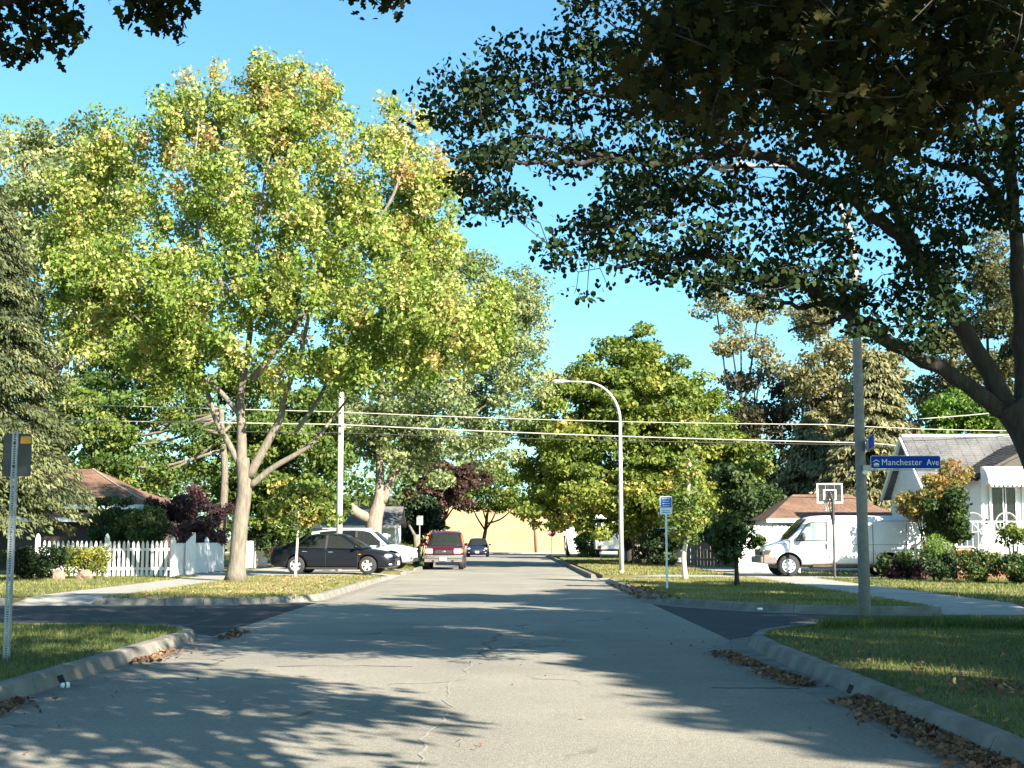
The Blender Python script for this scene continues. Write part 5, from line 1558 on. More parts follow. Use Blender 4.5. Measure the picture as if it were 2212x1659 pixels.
def mir(lst):
    return lst + [((c[0], -c[1], c[2]), d, k) for c, d, k in lst]
black_p = carpaint('black_car_paint', (.008, .009, .013))
sedan = dict(paint=black_p, hw=.89, ww=.21, wr=.325, wx=(1.38, -1.28), rim='alloy',
    st=[(-2.33,.56,.45,.70,.78), (-2.29,.74,.30,.88,1.0), (-2.0,.84,.23,.93,1.03), (-1.3,.885,.2,.93,.985), (-.6,.89,.19,.92,.96), (.2,.89,.19,.90,.94), (1.0,.89,.19,.88,.95), (1.55,.875,.2,.81,.89), (2.0,.82,.22,.72,.80), (2.22,.70,.25,.63,.70), (2.33,.5,.32,.52,.58)],
    zb=.92, zr=1.46, yb=.80, yr=.585,
    roof=[(-1.02,1.385), (-.6,1.44), (-.1,1.465), (.2,1.44), (.45,1.385)],
    patches=[('pillar', [(1.22,.90),(1.05,.93),(.36,1.38),(.5,1.40)], black_p, .05, .004), ('pillar', [(-.14,.9),(-.23,.9),(-.21,1.42),(-.13,1.43)], dark_plastic, .05, .003),
             ('pillar', [(-1.86,.93),(-1.38,.92),(-.86,1.36),(-1.02,1.41)], black_p, .05, .004),
             ('side_window', [(1.02,.945),(-.135,.93),(-.125,1.40),(.05,1.405),(.34,1.375)], car_glass, .008, -.008), ('side_window', [(-.235,.93),(-1.32,.955),(-.84,1.345),(-.5,1.4),(-.215,1.405)], car_glass, .008, -.008),
             ('window_trim', [(1.1,.925),(1.06,.945),(-1.37,.955),(-1.4,.935)], chrome, .02, .014), ('window_trim', [(-1.4,.94),(-1.36,.95),(-.86,1.36),(-.5,1.415),(.05,1.42),(.05,1.455),(-.5,1.45),(-.93,1.40)], chrome, .02, .012)],
    ws=((1.2,.945),(.42,1.40)), rw=((-1.84,.98),(-1.0,1.385)), seats=((.1,0),(-.95,0)), mirror=(.98,.99),
    extras=[('headlight', lamp_m, mir([((2.09,.66,.66),(.17,.13,.075),'blob')])), ('tail_light', red_m, mir([((-2.24,.68,.83),(.09,.15,.1),'blob')])),
            ('door_handle', chrome, mir([((.02,.888,.80),(.18,.03,.03),'box'), ((-.95,.888,.82),(.18,.03,.03),'box')])), ('door_seam', dark_plastic, mir([((-.17,.886,.58),(.012,.012,.6),'box'), ((1.02,.886,.56),(.012,.012,.56),'box')])),
            ('side_marker', amber_m, mir([((1.1,.886,.72),(.08,.02,.03),'box')])),
            ('fog_light', lamp_m, mir([((2.15,.58,.36),(.1,.14,.05),'blob')])), ('grille', dark_metal, [((2.31,0,.5),(.05,.7,.14),'box')]), ('plate', white_metal, [((2.36,0,.40),(.02,.3,.15),'box')]),
            ('sill', dark_plastic, mir([((.05,.85,.215),(1.9,.06,.06),'box')]))])
sedan_like(sedan, 'black four-door sedan parked on the left driveway, nose to the road', 'car', (-6.5, 50.0, .14), R(-7), 'parked_car')

wp = carpaint('silver_car_paint', (.46, .48, .49), rough=.3)
cross = dict(paint=wp, hw=.92, ww=.23, wr=.36, wx=(1.36, -1.32), rim='alloy', gap=.07,
    st=[(-2.26,.66,.5,.9,.98), (-2.22,.80,.34,.98,1.06), (-1.9,.89,.28,1.02,1.08), (-1.3,.92,.26,1.03,1.07), (0,.92,.25,1.01,1.05), (.9,.92,.25,.99,1.06), (1.5,.91,.26,.95,1.03), (1.95,.87,.28,.88,.96), (2.18,.76,.32,.78,.85), (2.27,.6,.4,.66,.72)],
    zb=1.02, zr=1.68, yb=.84, yr=.66, roof=[(-2.0,1.58), (-1.3,1.66), (-.4,1.69), (.15,1.66), (.5,1.57)],
    patches=[('pillar', [(1.2,1.0),(1.05,1.02),(.4,1.57),(.54,1.58)], wp, .05, .004), ('pillar', [(-.1,1.0),(-.2,1.0),(-.2,1.63),(-.1,1.64)], dark_plastic, .05, .003), ('pillar', [(-2.15,1.02),(-1.5,1.05),(-1.75,1.56),(-2.05,1.58)], wp, .05, .004),
             ('side_window', [(1.02,1.04),(-.1,1.03),(-.1,1.6),(.1,1.6),(.38,1.55)], car_glass, .008, -.008), ('side_window', [(-.2,1.03),(-1.5,1.07),(-1.7,1.5),(-1.3,1.58),(-.2,1.6)], dark_glass, .008, -.008)],
    ws=((1.18,1.05),(.5,1.58)), rw=((-2.15,1.08),(-2.0,1.58)), seats=((.15,0),(-.9,0)), mirror=(.95,1.08),
    extras=[('headlight', lamp_m, mir([((2.05,.66,.84),(.18,.14,.06),'blob')])), ('tail_light', red_m, mir([((-2.18,.76,.98),(.08,.13,.12),'blob')])), ('roof_rail', alu, mir([((-.7,.6,1.72),(1.9,.03,.03),'box')])),
            ('wheel_arch_trim', dark_plastic, mir([((1.36,.90,.27),(.02,.06,.03),'box')])), ('sill', dark_plastic, mir([((.02,.89,.30),(1.7,.07,.12),'box')])), ('bumper_inset', dark_plastic, [((2.22,0,.42),(.1,1.2,.16),'box')]),
            ('fog_light', dark_plastic, mir([((2.12,.66,.5),(.09,.1,.13),'blob')])), ('door_handle', wp, mir([((.02,.92,.9),(.18,.03,.03),'box')])), ('door_seam', dark_plastic, mir([((-.15,.918,.64),(.012,.012,.62),'box')]))])
sedan_like(cross, 'silver white crossover parked behind the black sedan', 'car', (-6.3, 57.3, .14), R(-5), 'parked_car')

mp_ = carpaint('maroon_car_paint', (.06, .006, .010))
suv = dict(paint=mp_, hw=.94, ww=.25, wr=.37, wx=(1.42, -1.38), rim='alloy', gap=.07,
    st=[(-2.35,.8,.5,1.0,1.07), (-2.28,.9,.42,1.04,1.1), (-1.4,.935,.4,1.06,1.1), (0,.94,.4,1.05,1.09), (.9,.94,.4,1.04,1.13), (1.5,.925,.42,1.02,1.12), (2.05,.90,.44,.98,1.07), (2.26,.87,.5,.93,1.0), (2.33,.82,.56,.86,.92)],
    zb=1.05, zr=1.76, yb=.85, yr=.68, roof=[(-2.2,1.66), (-1.4,1.74), (-.4,1.77), (.2,1.74), (.5,1.67)],
    patches=[('pillar', [(1.2,1.03),(1.05,1.05),(.42,1.66),(.55,1.68)], mp_, .05, .004), ('pillar', [(-.1,1.03),(-.22,1.03),(-.22,1.7),(-.1,1.7)], mp_, .05, .003), ('pillar', [(-2.3,1.03),(-2.05,1.03),(-2.0,1.66),(-2.22,1.67)], mp_, .05, .004),
             ('side_window', [(1.02,1.07),(-.1,1.06),(-.1,1.66),(.1,1.66),(.4,1.63)], car_glass, .008, -.008), ('side_window', [(-.22,1.06),(-2.05,1.08),(-2.0,1.62),(-.22,1.66)], dark_glass, .008, -.008)],
    ws=((1.2,1.1),(.52,1.67)), rw=((-2.3,1.1),(-2.2,1.66)), seats=((.2,0),(-.9,0)), mirror=(1.0,1.16), mirror_m=mp_,
    extras=[('headlight', lamp_m, mir([((2.27,.66,.86),(.12,.34,.2),'box')])), ('turn_light', amber_m, mir([((2.25,.86,.86),(.1,.06,.18),'box')])), ('grille', dark_metal, [((2.33,0,.84),(.06,.8,.2),'box')]), ('grille_bar', mp_, [((2.355,0,.945),(.05,.9,.05),'box'), ((2.355,0,.72),(.05,.92,.05),'box')]),
            ('emblem', chrome, [((2.37,0,.84),(.015,.1,.045),'blob')]), ('bumper', chrome, [((2.38,0,.6),(.16,1.78,.15),'box')]), ('lower_bumper', grey_plastic, [((2.34,0,.44),(.16,1.74,.17),'box')]), ('plate', white_metal, [((2.47,0,.5),(.02,.31,.16),'box')]),
            ('roof_rail', dark_metal, mir([((-.7,.6,1.81),(2.0,.03,.04),'box')])), ('tow_hook', dark_metal, mir([((2.44,.45,.42),(.03,.1,.06),'box')]))])
sedan_like(suv, 'maroon SUV parked at the left kerb facing us', 'car', (-3.18, 64.9, 0.0), R(-90), 'parked_car')

np_ = carpaint('navy_car_paint', (.012, .02, .045))
coupe = dict(sedan); coupe = {**sedan, 'paint': np_}
coupe['patches'] = [(a, b, np_ if c is black_p else c, d, e) for a, b, c, d, e in sedan['patches']]
sedan_like(coupe, 'small dark blue car parked far down the left kerb', 'car', (-2.75, 109, 0.0), R(-90), 'parked_car')

# white cargo van
van_p = carpaint('white_van_paint', (.76, .76, .75), rough=.35)
v = thing('cargo_van', 'white cargo van parked on the right driveway facing the road', 'van', (11.35, 47.05, .14), R(180))
vst = [(-2.80,.86,.52,0,1.95), (-2.76,.95,.42,0,2.03), (-2.4,.99,.38,0,2.07), (-1.2,1.0,.36,0,2.08), (0,1.0,.36,0,2.08), (.75,1.0,.36,0,2.08), (1.05,.99,.36,0,2.05), (1.3,.98,.36,0,1.9), (1.6,.98,.36,0,1.58), (1.88,.97,.36,0,1.25), (2.1,.965,.37,0,1.17), (2.45,.94,.4,0,1.07), (2.66,.89,.44,0,.98), (2.76,.82,.5,0,.88)]
body(v, 'body', vst, van_p, [(1.92, .37), (-1.5, .37)], .45, box=True, sub=1, hw=1.0)
rows = []
for i in range(5):
    f = i/4; x = 1.90 - .66*f; z = 1.25 + .68*f; w = .80 - .06*f
    rows.append([(x + .05*(1 - q*q) + .03, w*q, z + .025*(1-q*q) + .012) for q in np.linspace(-1, 1, 9)])
o = MB().grid(rows).build('windshield', dark_glass, v, smooth=True); m_ = o.modifiers.new('s', 'SOLIDIFY'); m_.thickness = .012
van_glass = pm('van_side_glass', (.20, .27, .27), .06, var=.35, scale=2.5, spec=.9, coat=.5)  # opaque pane; pale bluish sky reflection put into the base colour
for s in (-1, 1):
    fr = [(1.70,1.20), (1.52,1.45), (1.26,1.80), (1.12,1.86), (.60,1.86), (.60,1.18)]
    MB().prism([(x, z) for x, z in fr], s*.86, s*.992, axis='y').build('window_frame', dark_plastic, v)
    cx_ = sum(p[0] for p in fr)/6; cz_ = sum(p[1] for p in fr)/6
    MB().prism([(cx_ + (x-cx_)*.9, cz_ + (z-cz_)*.9) for x, z in fr], s*.87, s*.998, axis='y').build('side_window', van_glass, v)
    for x in (1.92, -1.5):
        wheel(v, x, s*.86, .37, .24, s, 'steel', .64)
    m = MB().blob((1.46, s*1.13, 1.33), (.09, .11, .16), rough=0, n=12, m=8); m.box((1.46, s*1.02, 1.27), (.05, .16, .05))
    m.build('mirror', dark_plastic, v, smooth=True)
    MB().box((2.70, s*.70, .80), (.12, .26, .20)).build('headlight', lamp_m, v, bevel=.02)
    MB().box((2.62, s*.88, .80), (.22, .03, .20)).build('headlight_housing', dark_plastic, v, bevel=.01)
    MB().box((2.63, s*.893, .695), (.22, .03, .075)).build('turn_light', amber_m, v, bevel=.01)
    for x in (.53, -.95):
        MB().box((x, s*.998, 1.1), (.018, .008, 1.35)).build('door_seam', dark_plastic, v)
    MB().box((.64, s*1.0, 1.02), (.06, .03, .18)).build('door_handle', dark_plastic, v)
    MB().box((-.6, s*.997, 1.88), (3.6, .012, .014)).build('roof_seam', grey_plastic, v)
    MB().box((-1.0, s*.999, 1.08), (3.0, .008, .012)).build('body_crease', grey_plastic, v)
for s in (-1, 1):
    for x, z, lz in ((-2.1, 1.15, 1.3), (-1.95, 1.88, .012)):
        MB().box((x if lz > .1 else -2.3, s*.998, z), ((.016 if lz > .1 else .6), .008, lz)).build('door_seam', dark_plastic, v)
    MB().box((-2.35, s*.99, .98), (.2, .02, .2)).build('fuel_flap', grey_plastic, v, bevel=.005)
    MB().box((-2.74, s*.94, 1.05), (.05, .08, .36)).build('tail_light', red_m, v, bevel=.01)
MB().box((2.78, 0, .56), (.2, 1.86, .22)).build('bumper', grey_plastic, v, bevel=.04)
for s in (-1, 1):
    MB().box((2.56, s*.93, .56), (.44, .06, .22)).build('bumper', grey_plastic, v, bevel=.02)
MB().box((2.79, 0, .82), (.06, 1.0, .2)).build('grille', dark_metal, v)
MB().box((0, 0, .33), (4.6, 1.5, .1)).build('chassis', dark_metal, v)
MB().box((-.1, .9, .36), (2.4, .1, .08)).build('rocker_panel', pm('rusty_sill', (.09, .05, .035), .9, var=.4), v)

# white box truck far down on the right
bt = thing('box_truck', 'white box truck standing behind the far right trees', 'truck', (6.7, 93, .13), R(90))
MB().box((-.6, 0, 1.75), (5.0, 2.3, 2.3)).build('cargo_box', white_metal, bt, bevel=.04)
MB().box((-.6, 0, .55), (5.0, 1.0, .14)).build('chassis', dark_metal, bt)
MB().prism([(1.95, .5), (3.6, .5), (3.6, 1.15), (3.1, 1.35), (2.75, 2.15), (1.95, 2.2)], -1.0, 1.0, axis='y').build('cab', dark_plastic, bt, bevel=.05)
MB().prism([(3.14, 1.38), (2.80, 2.08), (2.83, 2.10), (3.18, 1.38)], -.85, .85, axis='y').build('windshield', dark_glass, bt)
for x in (2.9, -2.0):
    for s in (-1, 1): wheel(bt, x, s*.95, .42, .26, s, 'steel')
for s in (-1, 1):
    MB().box((-3.12, s*.9, .75), (.05, .14, .18)).build('tail_light', red_m, bt)

# ------------------------------------------------------------------ street furniture
def street_lamp(label, base, H, reach, r0, ang, mat, zc=1.5, flange=True):
    t = thing('street_lamp', label, 'street lamp', base)
    MB().tube([(0, 0, 0), (0, 0, H*.5), (0, 0, H - zc)], [r0, r0*.82, r0*.62], n=16).build('pole', mat, t, smooth=True)
    if flange: MB().lathe([(r0*1.15, 0), (r0*1.15, .06), (r0*1.02, .1)], n=16).build('base_flange', mat, t)
    d = Vector((math.cos(ang), math.sin(ang), 0))
    pts = [Vector((0, 0, H - zc))]
    for i in range(1, 11):
        a = i/10 * R(90)
        pts.append(d * (reach*.62*(1 - math.cos(a))) + Vector((0, 0, H - zc + zc*math.sin(a))))
    pts.append(d*reach + Vector((0, 0, H + .03)))
    MB().tube(pts, taper(len(pts), r0*.62, .03), n=10).build('arm', mat, t, smooth=True)
    c = d*(reach + .12) + Vector((0, 0, H + .02))
    lm = MB().blob((0, 0, 0), (.36, .15, .07), rough=0, n=14, m=8).build('luminaire', mat, t, smooth=True, loc=c, rz=ang)
    MB().box((.05, 0, -.055), (.34, .18, .03)).build('lens', pm('lamp_lens', (.5, .5, .48), .3), lm)
    MB().lathe([(.03, .05), (.03, .11)], (-.1, 0, 0), n=10).build('photocell', galv, lm)
    return t
street_lamp('pale curved street lamp on the right verge in front of the green maple', (4.12, 51, .13), 7.25, 2.15, .095, R(180), pm('pale_lamp_steel', (.55, .55, .53), .5, metal=.2, var=.08))
street_lamp('grey lamp pole on the right corner carrying the street sign', (5.31, 20.45, .135), 7.1, 1.7, .09, R(172), pm('grey_lamp_concrete', (.30, .30, .29), .7, var=.15, scale=12, bump=.3), zc=1.7, flange=False)

def text_mesh(s, size, mat, name, par, loc, rot, width=None, ext=.002):
    cu = bpy.data.curves.new(name, 'FONT'); cu.body = s; cu.size = size; cu.extrude = ext; cu.align_x = 'LEFT'; cu.align_y = 'CENTER'
    cu.space_character = 1.06
    o = bpy.data.objects.new(name, cu); COL.objects.link(o)
    bpy.context.view_layer.update()
    me = bpy.data.meshes.new_from_object(o.evaluated_get(bpy.context.evaluated_depsgraph_get()))
    bpy.data.objects.remove(o)
    xs = [p.co.x for p in me.vertices]; w = max(xs) - min(xs); x0 = min(xs)
    for p in me.vertices:
        p.co.x -= x0
        if width: p.co.x *= width / w
    me.materials.clear(); me.materials.append(mat)
    q = link(name, me, par, loc=loc); q.rotation_euler = rot
    return q
def rrect(w, h_, r, n=4):
    out = []
    for cx_, cy_, a0 in ((w/2 - r, h_/2 - r, 0), (-w/2 + r, h_/2 - r, 90), (-w/2 + r, -h_/2 + r, 180), (w/2 - r, -h_/2 + r, 270)):
        out += [(cx_ + r*math.cos(R(a0 + 90*i/n)), cy_ + r*math.sin(R(a0 + 90*i/n))) for i in range(n + 1)]
    return out
sign_blue = pm('sign_blue', (.010, .06, .40), .6, var=.06, spec=.08)
sign_white = pm('sign_white', (.82, .84, .86), .4, var=.05)
ss = thing('street_sign', 'blue street sign reading Manchester Ave on the grey lamp pole', 'street sign', (5.41, 20.33, 2.56))
W_, H_ = 1.06, .20
MB().prism([(x + W_/2 + .02, z) for x, z in rrect(W_, H_, .03)], -.002, .002, axis='y').build('border', sign_white, ss)
MB().prism([(x + W_/2 + .02, z) for x, z in rrect(W_ - .014, H_ - .014, .026)], -.005, -.0025, axis='y').build('sign_face', sign_blue, ss)
text_mesh('Manchester', .135, sign_white, 'lettering', ss, (.19, -.0075, -.005), (R(90), 0, 0), .605)
text_mesh('Ave', .135, sign_white, 'lettering', ss, (.865, -.0075, -.005), (R(90), 0, 0), .185)
em = MB()
em.prism([(.055, .0), (.105, .03), (.155, .0), (.155, .012), (.105, .045), (.055, .012)], -.0075, -.0055, axis='y')
em.prism([(.068, -.045), (.142, -.045), (.148, -.03), (.128, -.012), (.105, -.006), (.082, -.012), (.062, -.03)], -.0075, -.0055, axis='y')
em.prism([(.062, -.062), (.148, -.062), (.148, -.054), (.062, -.054)], -.0075, -.0055, axis='y')
em.build('emblem', sign_white, ss)
MB().box((.5, .0, -.118), (.98, .02, .02)).box((-.04, .0, -.09), (.12, .05, .09)).build('bracket', galv, ss)
MB().lathe([(.035, -.03), (.035, .03)], (-.10, -.1, -.16), 'y', 12).build('clamp_bolt', alu, ss)
s2 = thing('street_sign', 'second blue street sign above it, seen almost edge-on', 'street sign', (5.40, 20.33, 2.83), R(-100))
MB().prism([(x + W_/2 + .02, z) for x, z in rrect(.9, .2, .03)], -.002, .002, axis='y').build('border', sign_white, s2)
MB().prism([(x + W_/2 + .02, z) for x, z in rrect(.886, .186, .026)], -.005, -.0025, axis='y').build('sign_face', sign_blue, s2)
MB().prism([(x + W_/2 + .02, z) for x, z in rrect(.886, .186, .026)], .0025, .005, axis='y').build('sign_face', sign_blue, s2)
MB().box((-.02, 0, -.02), (.12, .05, .16)).build('bracket', galv, s2)

# perforated square post with the back of a sign, near left
ps = thing('sign_post', 'perforated steel post with the back of a grey sign, near left lawn', 'sign', (-5.34, 14.4, .13), R(0))
PH_ = 2.42
pw = .032
po = MB()
for sx in (-1, 1):
    po.box((sx*.021, 0, PH_/2), (.018, .012, PH_))
    po.box((sx*.0315, .018, PH_/2), (.003, .036, PH_))
z = .012
while z < PH_:
    po.box((0, 0, z), (.025, .0115, .0125)); z += .0254
po.build('post', galv, ps)
MB().prism([(x + .02, z + 2.17) for x, z in rrect(.305, .46, .03)], -.026, -.022+.0, axis='y').build('sign_plate', pm('shaded_sign_back', (.085, .082, .08), .75, metal=.0, var=.1), ps, loc=(0, .045, 0))  # plate colour darkened to stand in for shade on it
MB().prism([(x + .115, z + 2.33) for x, z in rrect(.105, .078, .006)], -.05, -.03, axis='y').build('reflector', pm('orange_reflector', (.85, .38, .01), .3, var=.15, scale=30), ps, loc=(0, .045, 0))
for zb_ in (2.05, 2.3):
    MB().lathe([(.011, -.02), (.011, .0)], (0, -.006, zb_), 'y', 8).build('bolt', dark_metal, ps)

def notice(label, base, plate_z, w, h_, post_h, blue=True, yaw=0, split=.62):
    t = thing('notice_sign', label, 'sign', base, yaw)
    MB().box((0, .012, post_h/2), (.05, .025, post_h)).build('post', white_metal, t)
    MB().prism([(x, z + plate_z) for x, z in rrect(w, h_, .03)], -.006, -.002, axis='y').build('sign_plate', sign_white, t)
    if blue:
        MB().box((0, -.009, plate_z + h_*(.5 - split/2) - .01), (w*.90, .004, h_*split - .02)).build('blue_field', pm('notice_blue', (.015, .12, .42), .4, var=.05), t)
        for k in range(4):
            MB().box((0, -.0125, plate_z + h_*.36 - k*h_*.13), (w*(.62 - .08*(k % 2)), .002, h_*.035)).build('text_line', sign_white, t)
        for k in range(2):
            MB().box((0, -.0085, plate_z - h_*.30 - k*h_*.1), (w*.6, .002, h_*.03)).build('text_line', pm('notice_blue', (.015, .12, .42), .4), t)
    return t
notice('blue and white notice sign on a thin white post, right verge', (3.92, 34.3, .13), 2.13, .31, .46, 2.0)
notice('smaller far blue and white notice sign left of the curved lamp', (5.25, 80, .13), 2.35, .62, .34, 2.3, split=.5)
notice('thin white sign post close to the far stop sign', (3.9, 98, .13), 1.7, .3, .3, 1.8, blue=False)
notice('small white sign board beside the crossover roof', (-5.65, 60.2, .13), 1.38, .24, .27, 1.5, blue=False)
n5 = thing('sign_post', 'grey sign back on a thin post beside the maroon SUV', 'sign', (-4.55, 66.6, .13))
MB().box((0, 0, 1.2), (.05, .03, 2.4)).build('post', galv, n5)
MB().prism([(x, z + 2.2) for x, z in rrect(.32, .46, .03)], -.025, -.02, axis='y').build('sign_plate', galv, n5)
# stop sign by the junction
st_ = thing('stop_sign', 'dark red octagonal stop sign in shade at the far junction', 'stop sign', (3.42, 117, .13))
MB().box((0, .02, 1.0), (.07, .04, 2.0)).build('post', pm('rusty_post', (.2, .11, .07), .8), st_)
oc = [(.40*math.cos(R(22.5 + 45*k)), .40*math.sin(R(22.5 + 45*k)) + 1.85) for k in range(8)]
MB().prism(oc, -.012, -.004, axis='y').build('border', sign_white, st_)
MB().prism([(x*.94, 1.85 + (z-1.85)*.94) for x, z in oc], -.018, -.0125, axis='y').build('sign_face', pm('shaded_stop_red', (.22, .012, .015), .4), st_)  # red darkened in the colour itself to stand in for tree shade
text_mesh('STOP', .26, sign_white, 'lettering', st_, (-.28, -.021, 1.85), (R(90), 0, 0), .56)

# utility poles and overhead wires
up1 = thing('utility_pole', 'pale utility pole behind the black sedan', 'utility pole', (-6.97, 54.5, .13))
MB().tube([(0, 0, 0), (0, 0, 4.2), (.0, 0, 8.0)], [.13, .115, .10], n=14).build('pole', pm('pale_pole_wood', (.62, .57, .47), .85, var=.12, scale=3, stretch=(3, 3, .3), bump=.3), up1, smooth=True)
MB().box((0, -.14, 5.93), (.08, .08, .16)).build('wire_bracket', galv, up1)
MB().box((0, -.14, 6.45), (.08, .08, .16)).build('wire_bracket', galv, up1)
MB().box((0, -.14, 5.6), (.08, .08, .16)).build('wire_bracket', galv, up1)
up2 = thing('utility_pole', 'leaning brown utility pole in front of the brick building', 'utility pole', (2.35, 132.5, .12))
MB().tube([(0, 0, 0), (-.2, 0, 4), (-.42, 0, 8)], [.15, .13, .11], n=12).build('pole', pm('brown_pole_wood', (.22, .12, .06), .9, var=.2, scale=3, stretch=(3, 3, .3)), up2, smooth=True)
MB().box((-.42, 0, 7.4), (2.0, .1, .12)).build('crossarm', wood_brown, up2)
wire_m = pm('pale_cable', (.42, .40, .34), .5, var=.05)
wire_d = pm('dark_cable', (.05, .05, .05), .6, var=.05)
def wire(label, pts, r_, mat):
    P = []
    for a, b, sag in pts:
        a, b = Vector(a), Vector(b)
        n = 16
        for i in range(n + (1 if (a, b, sag) == pts[-1] else 0)):
            f = i / n
            P.append(a.lerp(b, f) - Vector((0, 0, sag*4*f*(1-f))))
    o = MB().tube(P, r_, n=6).build('overhead_wire', mat, smooth=True)
    tag(o, label, 'wire', 'overhead wires crossing the road')
def Wp(u, v_, Y=54.3): return at(u, v_, Y)
wire('uppermost pale wire crossing the street behind the curved lamp', [(Wp(-80,868), Wp(733,890), .0), (Wp(733,890), Wp(1790,917), .10), (Wp(1790,917), Wp(2350,930), .1)], .018, wire_m)
wire('middle pale wire crossing the street behind the curved lamp', [(Wp(-80,905), Wp(733,917), .0), (Wp(733,917), Wp(1880,957), .08), (Wp(1880,957), Wp(2350,985), .1)], .024, wire_m)
wire('lowest thin dark wire crossing the street', [(Wp(-80,925), Wp(733,935), .0), (Wp(733,935), Wp(1880,961), .06), (Wp(1880,961), Wp(2350,990), .1)], .014, wire_d)
wire('short bright service wire over the house roof at the right', [(at(1985,905,50), at(2320,872,50), .05)], .018, wire_m)

# basketball hoop seen from behind
bh = thing('basketball_hoop', 'basketball hoop with a clear backboard in front of the white van', 'basketball hoop', (10.62, 44.6, .13))
MB().tube([(0, 0, 0), (0, 0, 1.75)], .04, n=10).build('pole', pm('worn_dark_pole', (.07, .06, .055), .5, var=.3), bh)
MB().tube([(0, 0, 1.75), (0, 0, 2.6)], .052, n=10).build('upper_pole', dark_metal, bh)
for s in (-1, 1):
    MB().tube([(s*.05, 0, 1.9), (s*.05, .25, 2.35), (s*.05, .36, 2.6)], .022, n=6).build('arm', dark_metal, bh)
MB().tube([(0, .02, 2.5), (0, .36, 2.78)], .05, n=8).build('arm', dark_metal, bh)
bw, bhh, bz = .86, .66, 2.80
MB().box((0, .40, bz), (bw - .05, .012, bhh - .05)).build('backboard', clear_panel, bh)
fr = MB()
for s in (-1, 1):
    fr.box((s*(bw/2 - .02), .40, bz), (.045, .035, bhh)); fr.box((0, .40, bz + s*(bhh/2 - .02)), (bw - .09, .034, .045))
fr.build('frame', white_metal, bh)
sq = MB()
for s in (-1, 1):
    sq.box((s*.2, .389, bz - .05), (.035, .006, .34)); sq.box((0, .389, bz - .05 + s*.16), (.365, .0055, .035))
sq.build('target_square', white_metal, bh)
for s in (-1, 1):
    MB().box((s*.15, .375, bz), (.012, .02, bhh - .06)).build('strut', galv, bh)
rg = [(.2*math.cos(2*math.pi*k/18), .66 + .2*math.sin(2*math.pi*k/18), bz - .2) for k in range(19)]
MB().tube(rg, .012, n=6).build('rim', pm('orange_rim', (.6, .16, .03), .5), bh)
nt_ = MB()
for k in range(10):
    a0, a1 = 2*math.pi*k/10, 2*math.pi*(k+.5)/10
    nt_.tube([(.2*math.cos(a0), .66 + .2*math.sin(a0), bz - .2), (.15*math.cos(a1), .66 + .15*math.sin(a1), bz - .4), (.1*math.cos(a0), .66 + .1*math.sin(a0), bz - .58)], .006, n=4)
nt_.build('net', sign_white, bh)

# white bicycle standing upside down on the porch
bk = thing('bicycle', 'white bicycle turned upside down on the porch of the white house', 'bicycle', (16.0, 45.3, 1.01), R(-24))
def bikewheel(x, z):
    w = MB().tube([(x + .335*math.cos(2*math.pi*k/28), 0, z + .335*math.sin(2*math.pi*k/28)) for k in range(29)], .018, n=6, cap=False).build('wheel', pm('pale_tyre', (.45, .44, .42), .7), bk)
    MB().tube([(x + .31*math.cos(2*math.pi*k/28), 0, z + .31*math.sin(2*math.pi*k/28)) for k in range(29)], .01, n=5, cap=False).build('rim', alu, w)
    sp = MB()
    for k in range(14):
        a = 2*math.pi*k/14
        sp.tube([(x, .03*(-1)**k, z), (x + .31*math.cos(a), 0, z + .31*math.sin(a))], .003, n=3, cap=False)
    sp.build('spokes', alu, w)
    MB().lathe([(.03, -.04), (.03, .04)], (x, 0, z), 'y', 10).build('hub', chrome, w)
bikewheel(-.5, .95); bikewheel(.56, .95)
bf = MB()
for a, b, r_ in (((-.5, .95), (-.06, .98), .012), ((-.06, .98), (.22, .52), .02), ((-.06, .98), (-.22, .5), .019), ((-.22, .5), (.25, .45), .019), ((-.5, .95), (-.21, .52), .012), ((.25, .42), (.30, .58), .022), ((.30, .58), (.40, .72), .015), ((.40, .72), (.56, .95), .013)):
    bf.tube([(a[0], 0, a[1]), (b[0], 0, b[1])], r_, n=8)
bf.build('frame', white_paint, bk)
MB().tube([(-.3, 0, .2), (-.22, 0, .5)], .014, n=6).build('seat_post', alu, bk)
MB().blob((-.28, 0, .17), (.15, .08, .04), rough=0).build('saddle', white_paint, bk, smooth=True)
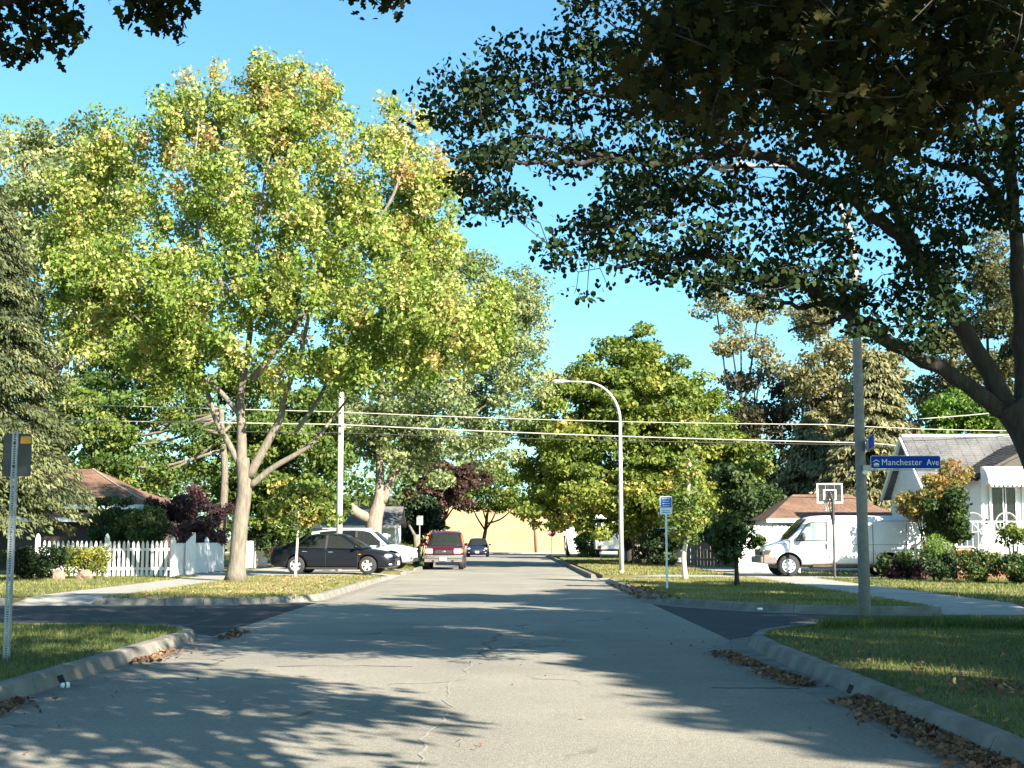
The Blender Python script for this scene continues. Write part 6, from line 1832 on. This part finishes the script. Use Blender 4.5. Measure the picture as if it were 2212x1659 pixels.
MB().tube([(.2, -.28, .22), (.22, -.1, .3), (.23, 0, .42), (.22, .1, .3), (.2, .28, .22)], .013, n=6).build('handlebar', alu, bk)
MB().lathe([(.09, -.01), (.09, .01)], (-.06, -.05, .98), 'y', 16).build('chainring', dark_metal, bk)
MB().box((-.06, -.09, 1.06), (.03, .02, .17)).box((-.06, -.14, 1.14), (.09, .08, .02)).build('crank', dark_metal, bk)

# stones by the yew, broken trunk by the SUV, litter
for (u_, v_, Y_, s_, lab, sd_) in ((126, 1240, 43.0, (.23, .2, .2), 'brown boulder lying in front of the dark yew', 5), (183, 1237, 43.1, (.27, .2, .22), 'pale squarish boulder lying in front of the sunlit mound', 8)):
    p = at(u_, v_, Y_)
    o = MB().blob((0, 0, 0), s_, seed=sd_, rough=.2, n=9, m=6).build('boulder', stone_mat, bevel=.02)
    o.location = (p.x, p.y, .13 + s_[2]*.55)
    tag(o, lab, 'stone')
tr_ = thing('tree_stump', 'broken pale trunk with one leaning branch beside the maroon SUV', 'tree stump', (-4.75, 67.5, .13))
MB().tube([(0, 0, 0), (.02, 0, .8), (-.03, 0, 1.5)], [.2, .17, .16], n=10).build('trunk', bark_pale, tr_, smooth=True)
MB().tube([(-.03, 0, 1.3), (-.3, 0, 1.8), (-.5, 0, 2.15)], [.1, .07, .05], n=7).build('branch', bark_pale, tr_, smooth=True)
cp = thing('paper_cup', 'crumpled white paper cup lying in the left gutter by the drain hole', 'litter', (-4.17, 12.75, .022), .6)
cp.scale = (.7, .7, .7)
MB().lathe([(.03, -.05), (.036, -.02), (.033, .0), (.042, .03), (.04, .06)], (0, 0, .04), 'x', 12).build('cup', white_paint, cp)
MB().lathe([(.0355, -.005), (.0375, .02)], (0, 0, .04), 'x', 12).build('band', dark_plastic, cp)
pb = MB().blob((0, 0, .03), (.06, .04, .025), seed=3, rough=.3, n=8, m=5).build('paper_scrap', white_paint)
pb.location = (4.85, 26.55, .02); tag(pb, 'white paper scrap at the far right kerb', 'litter')
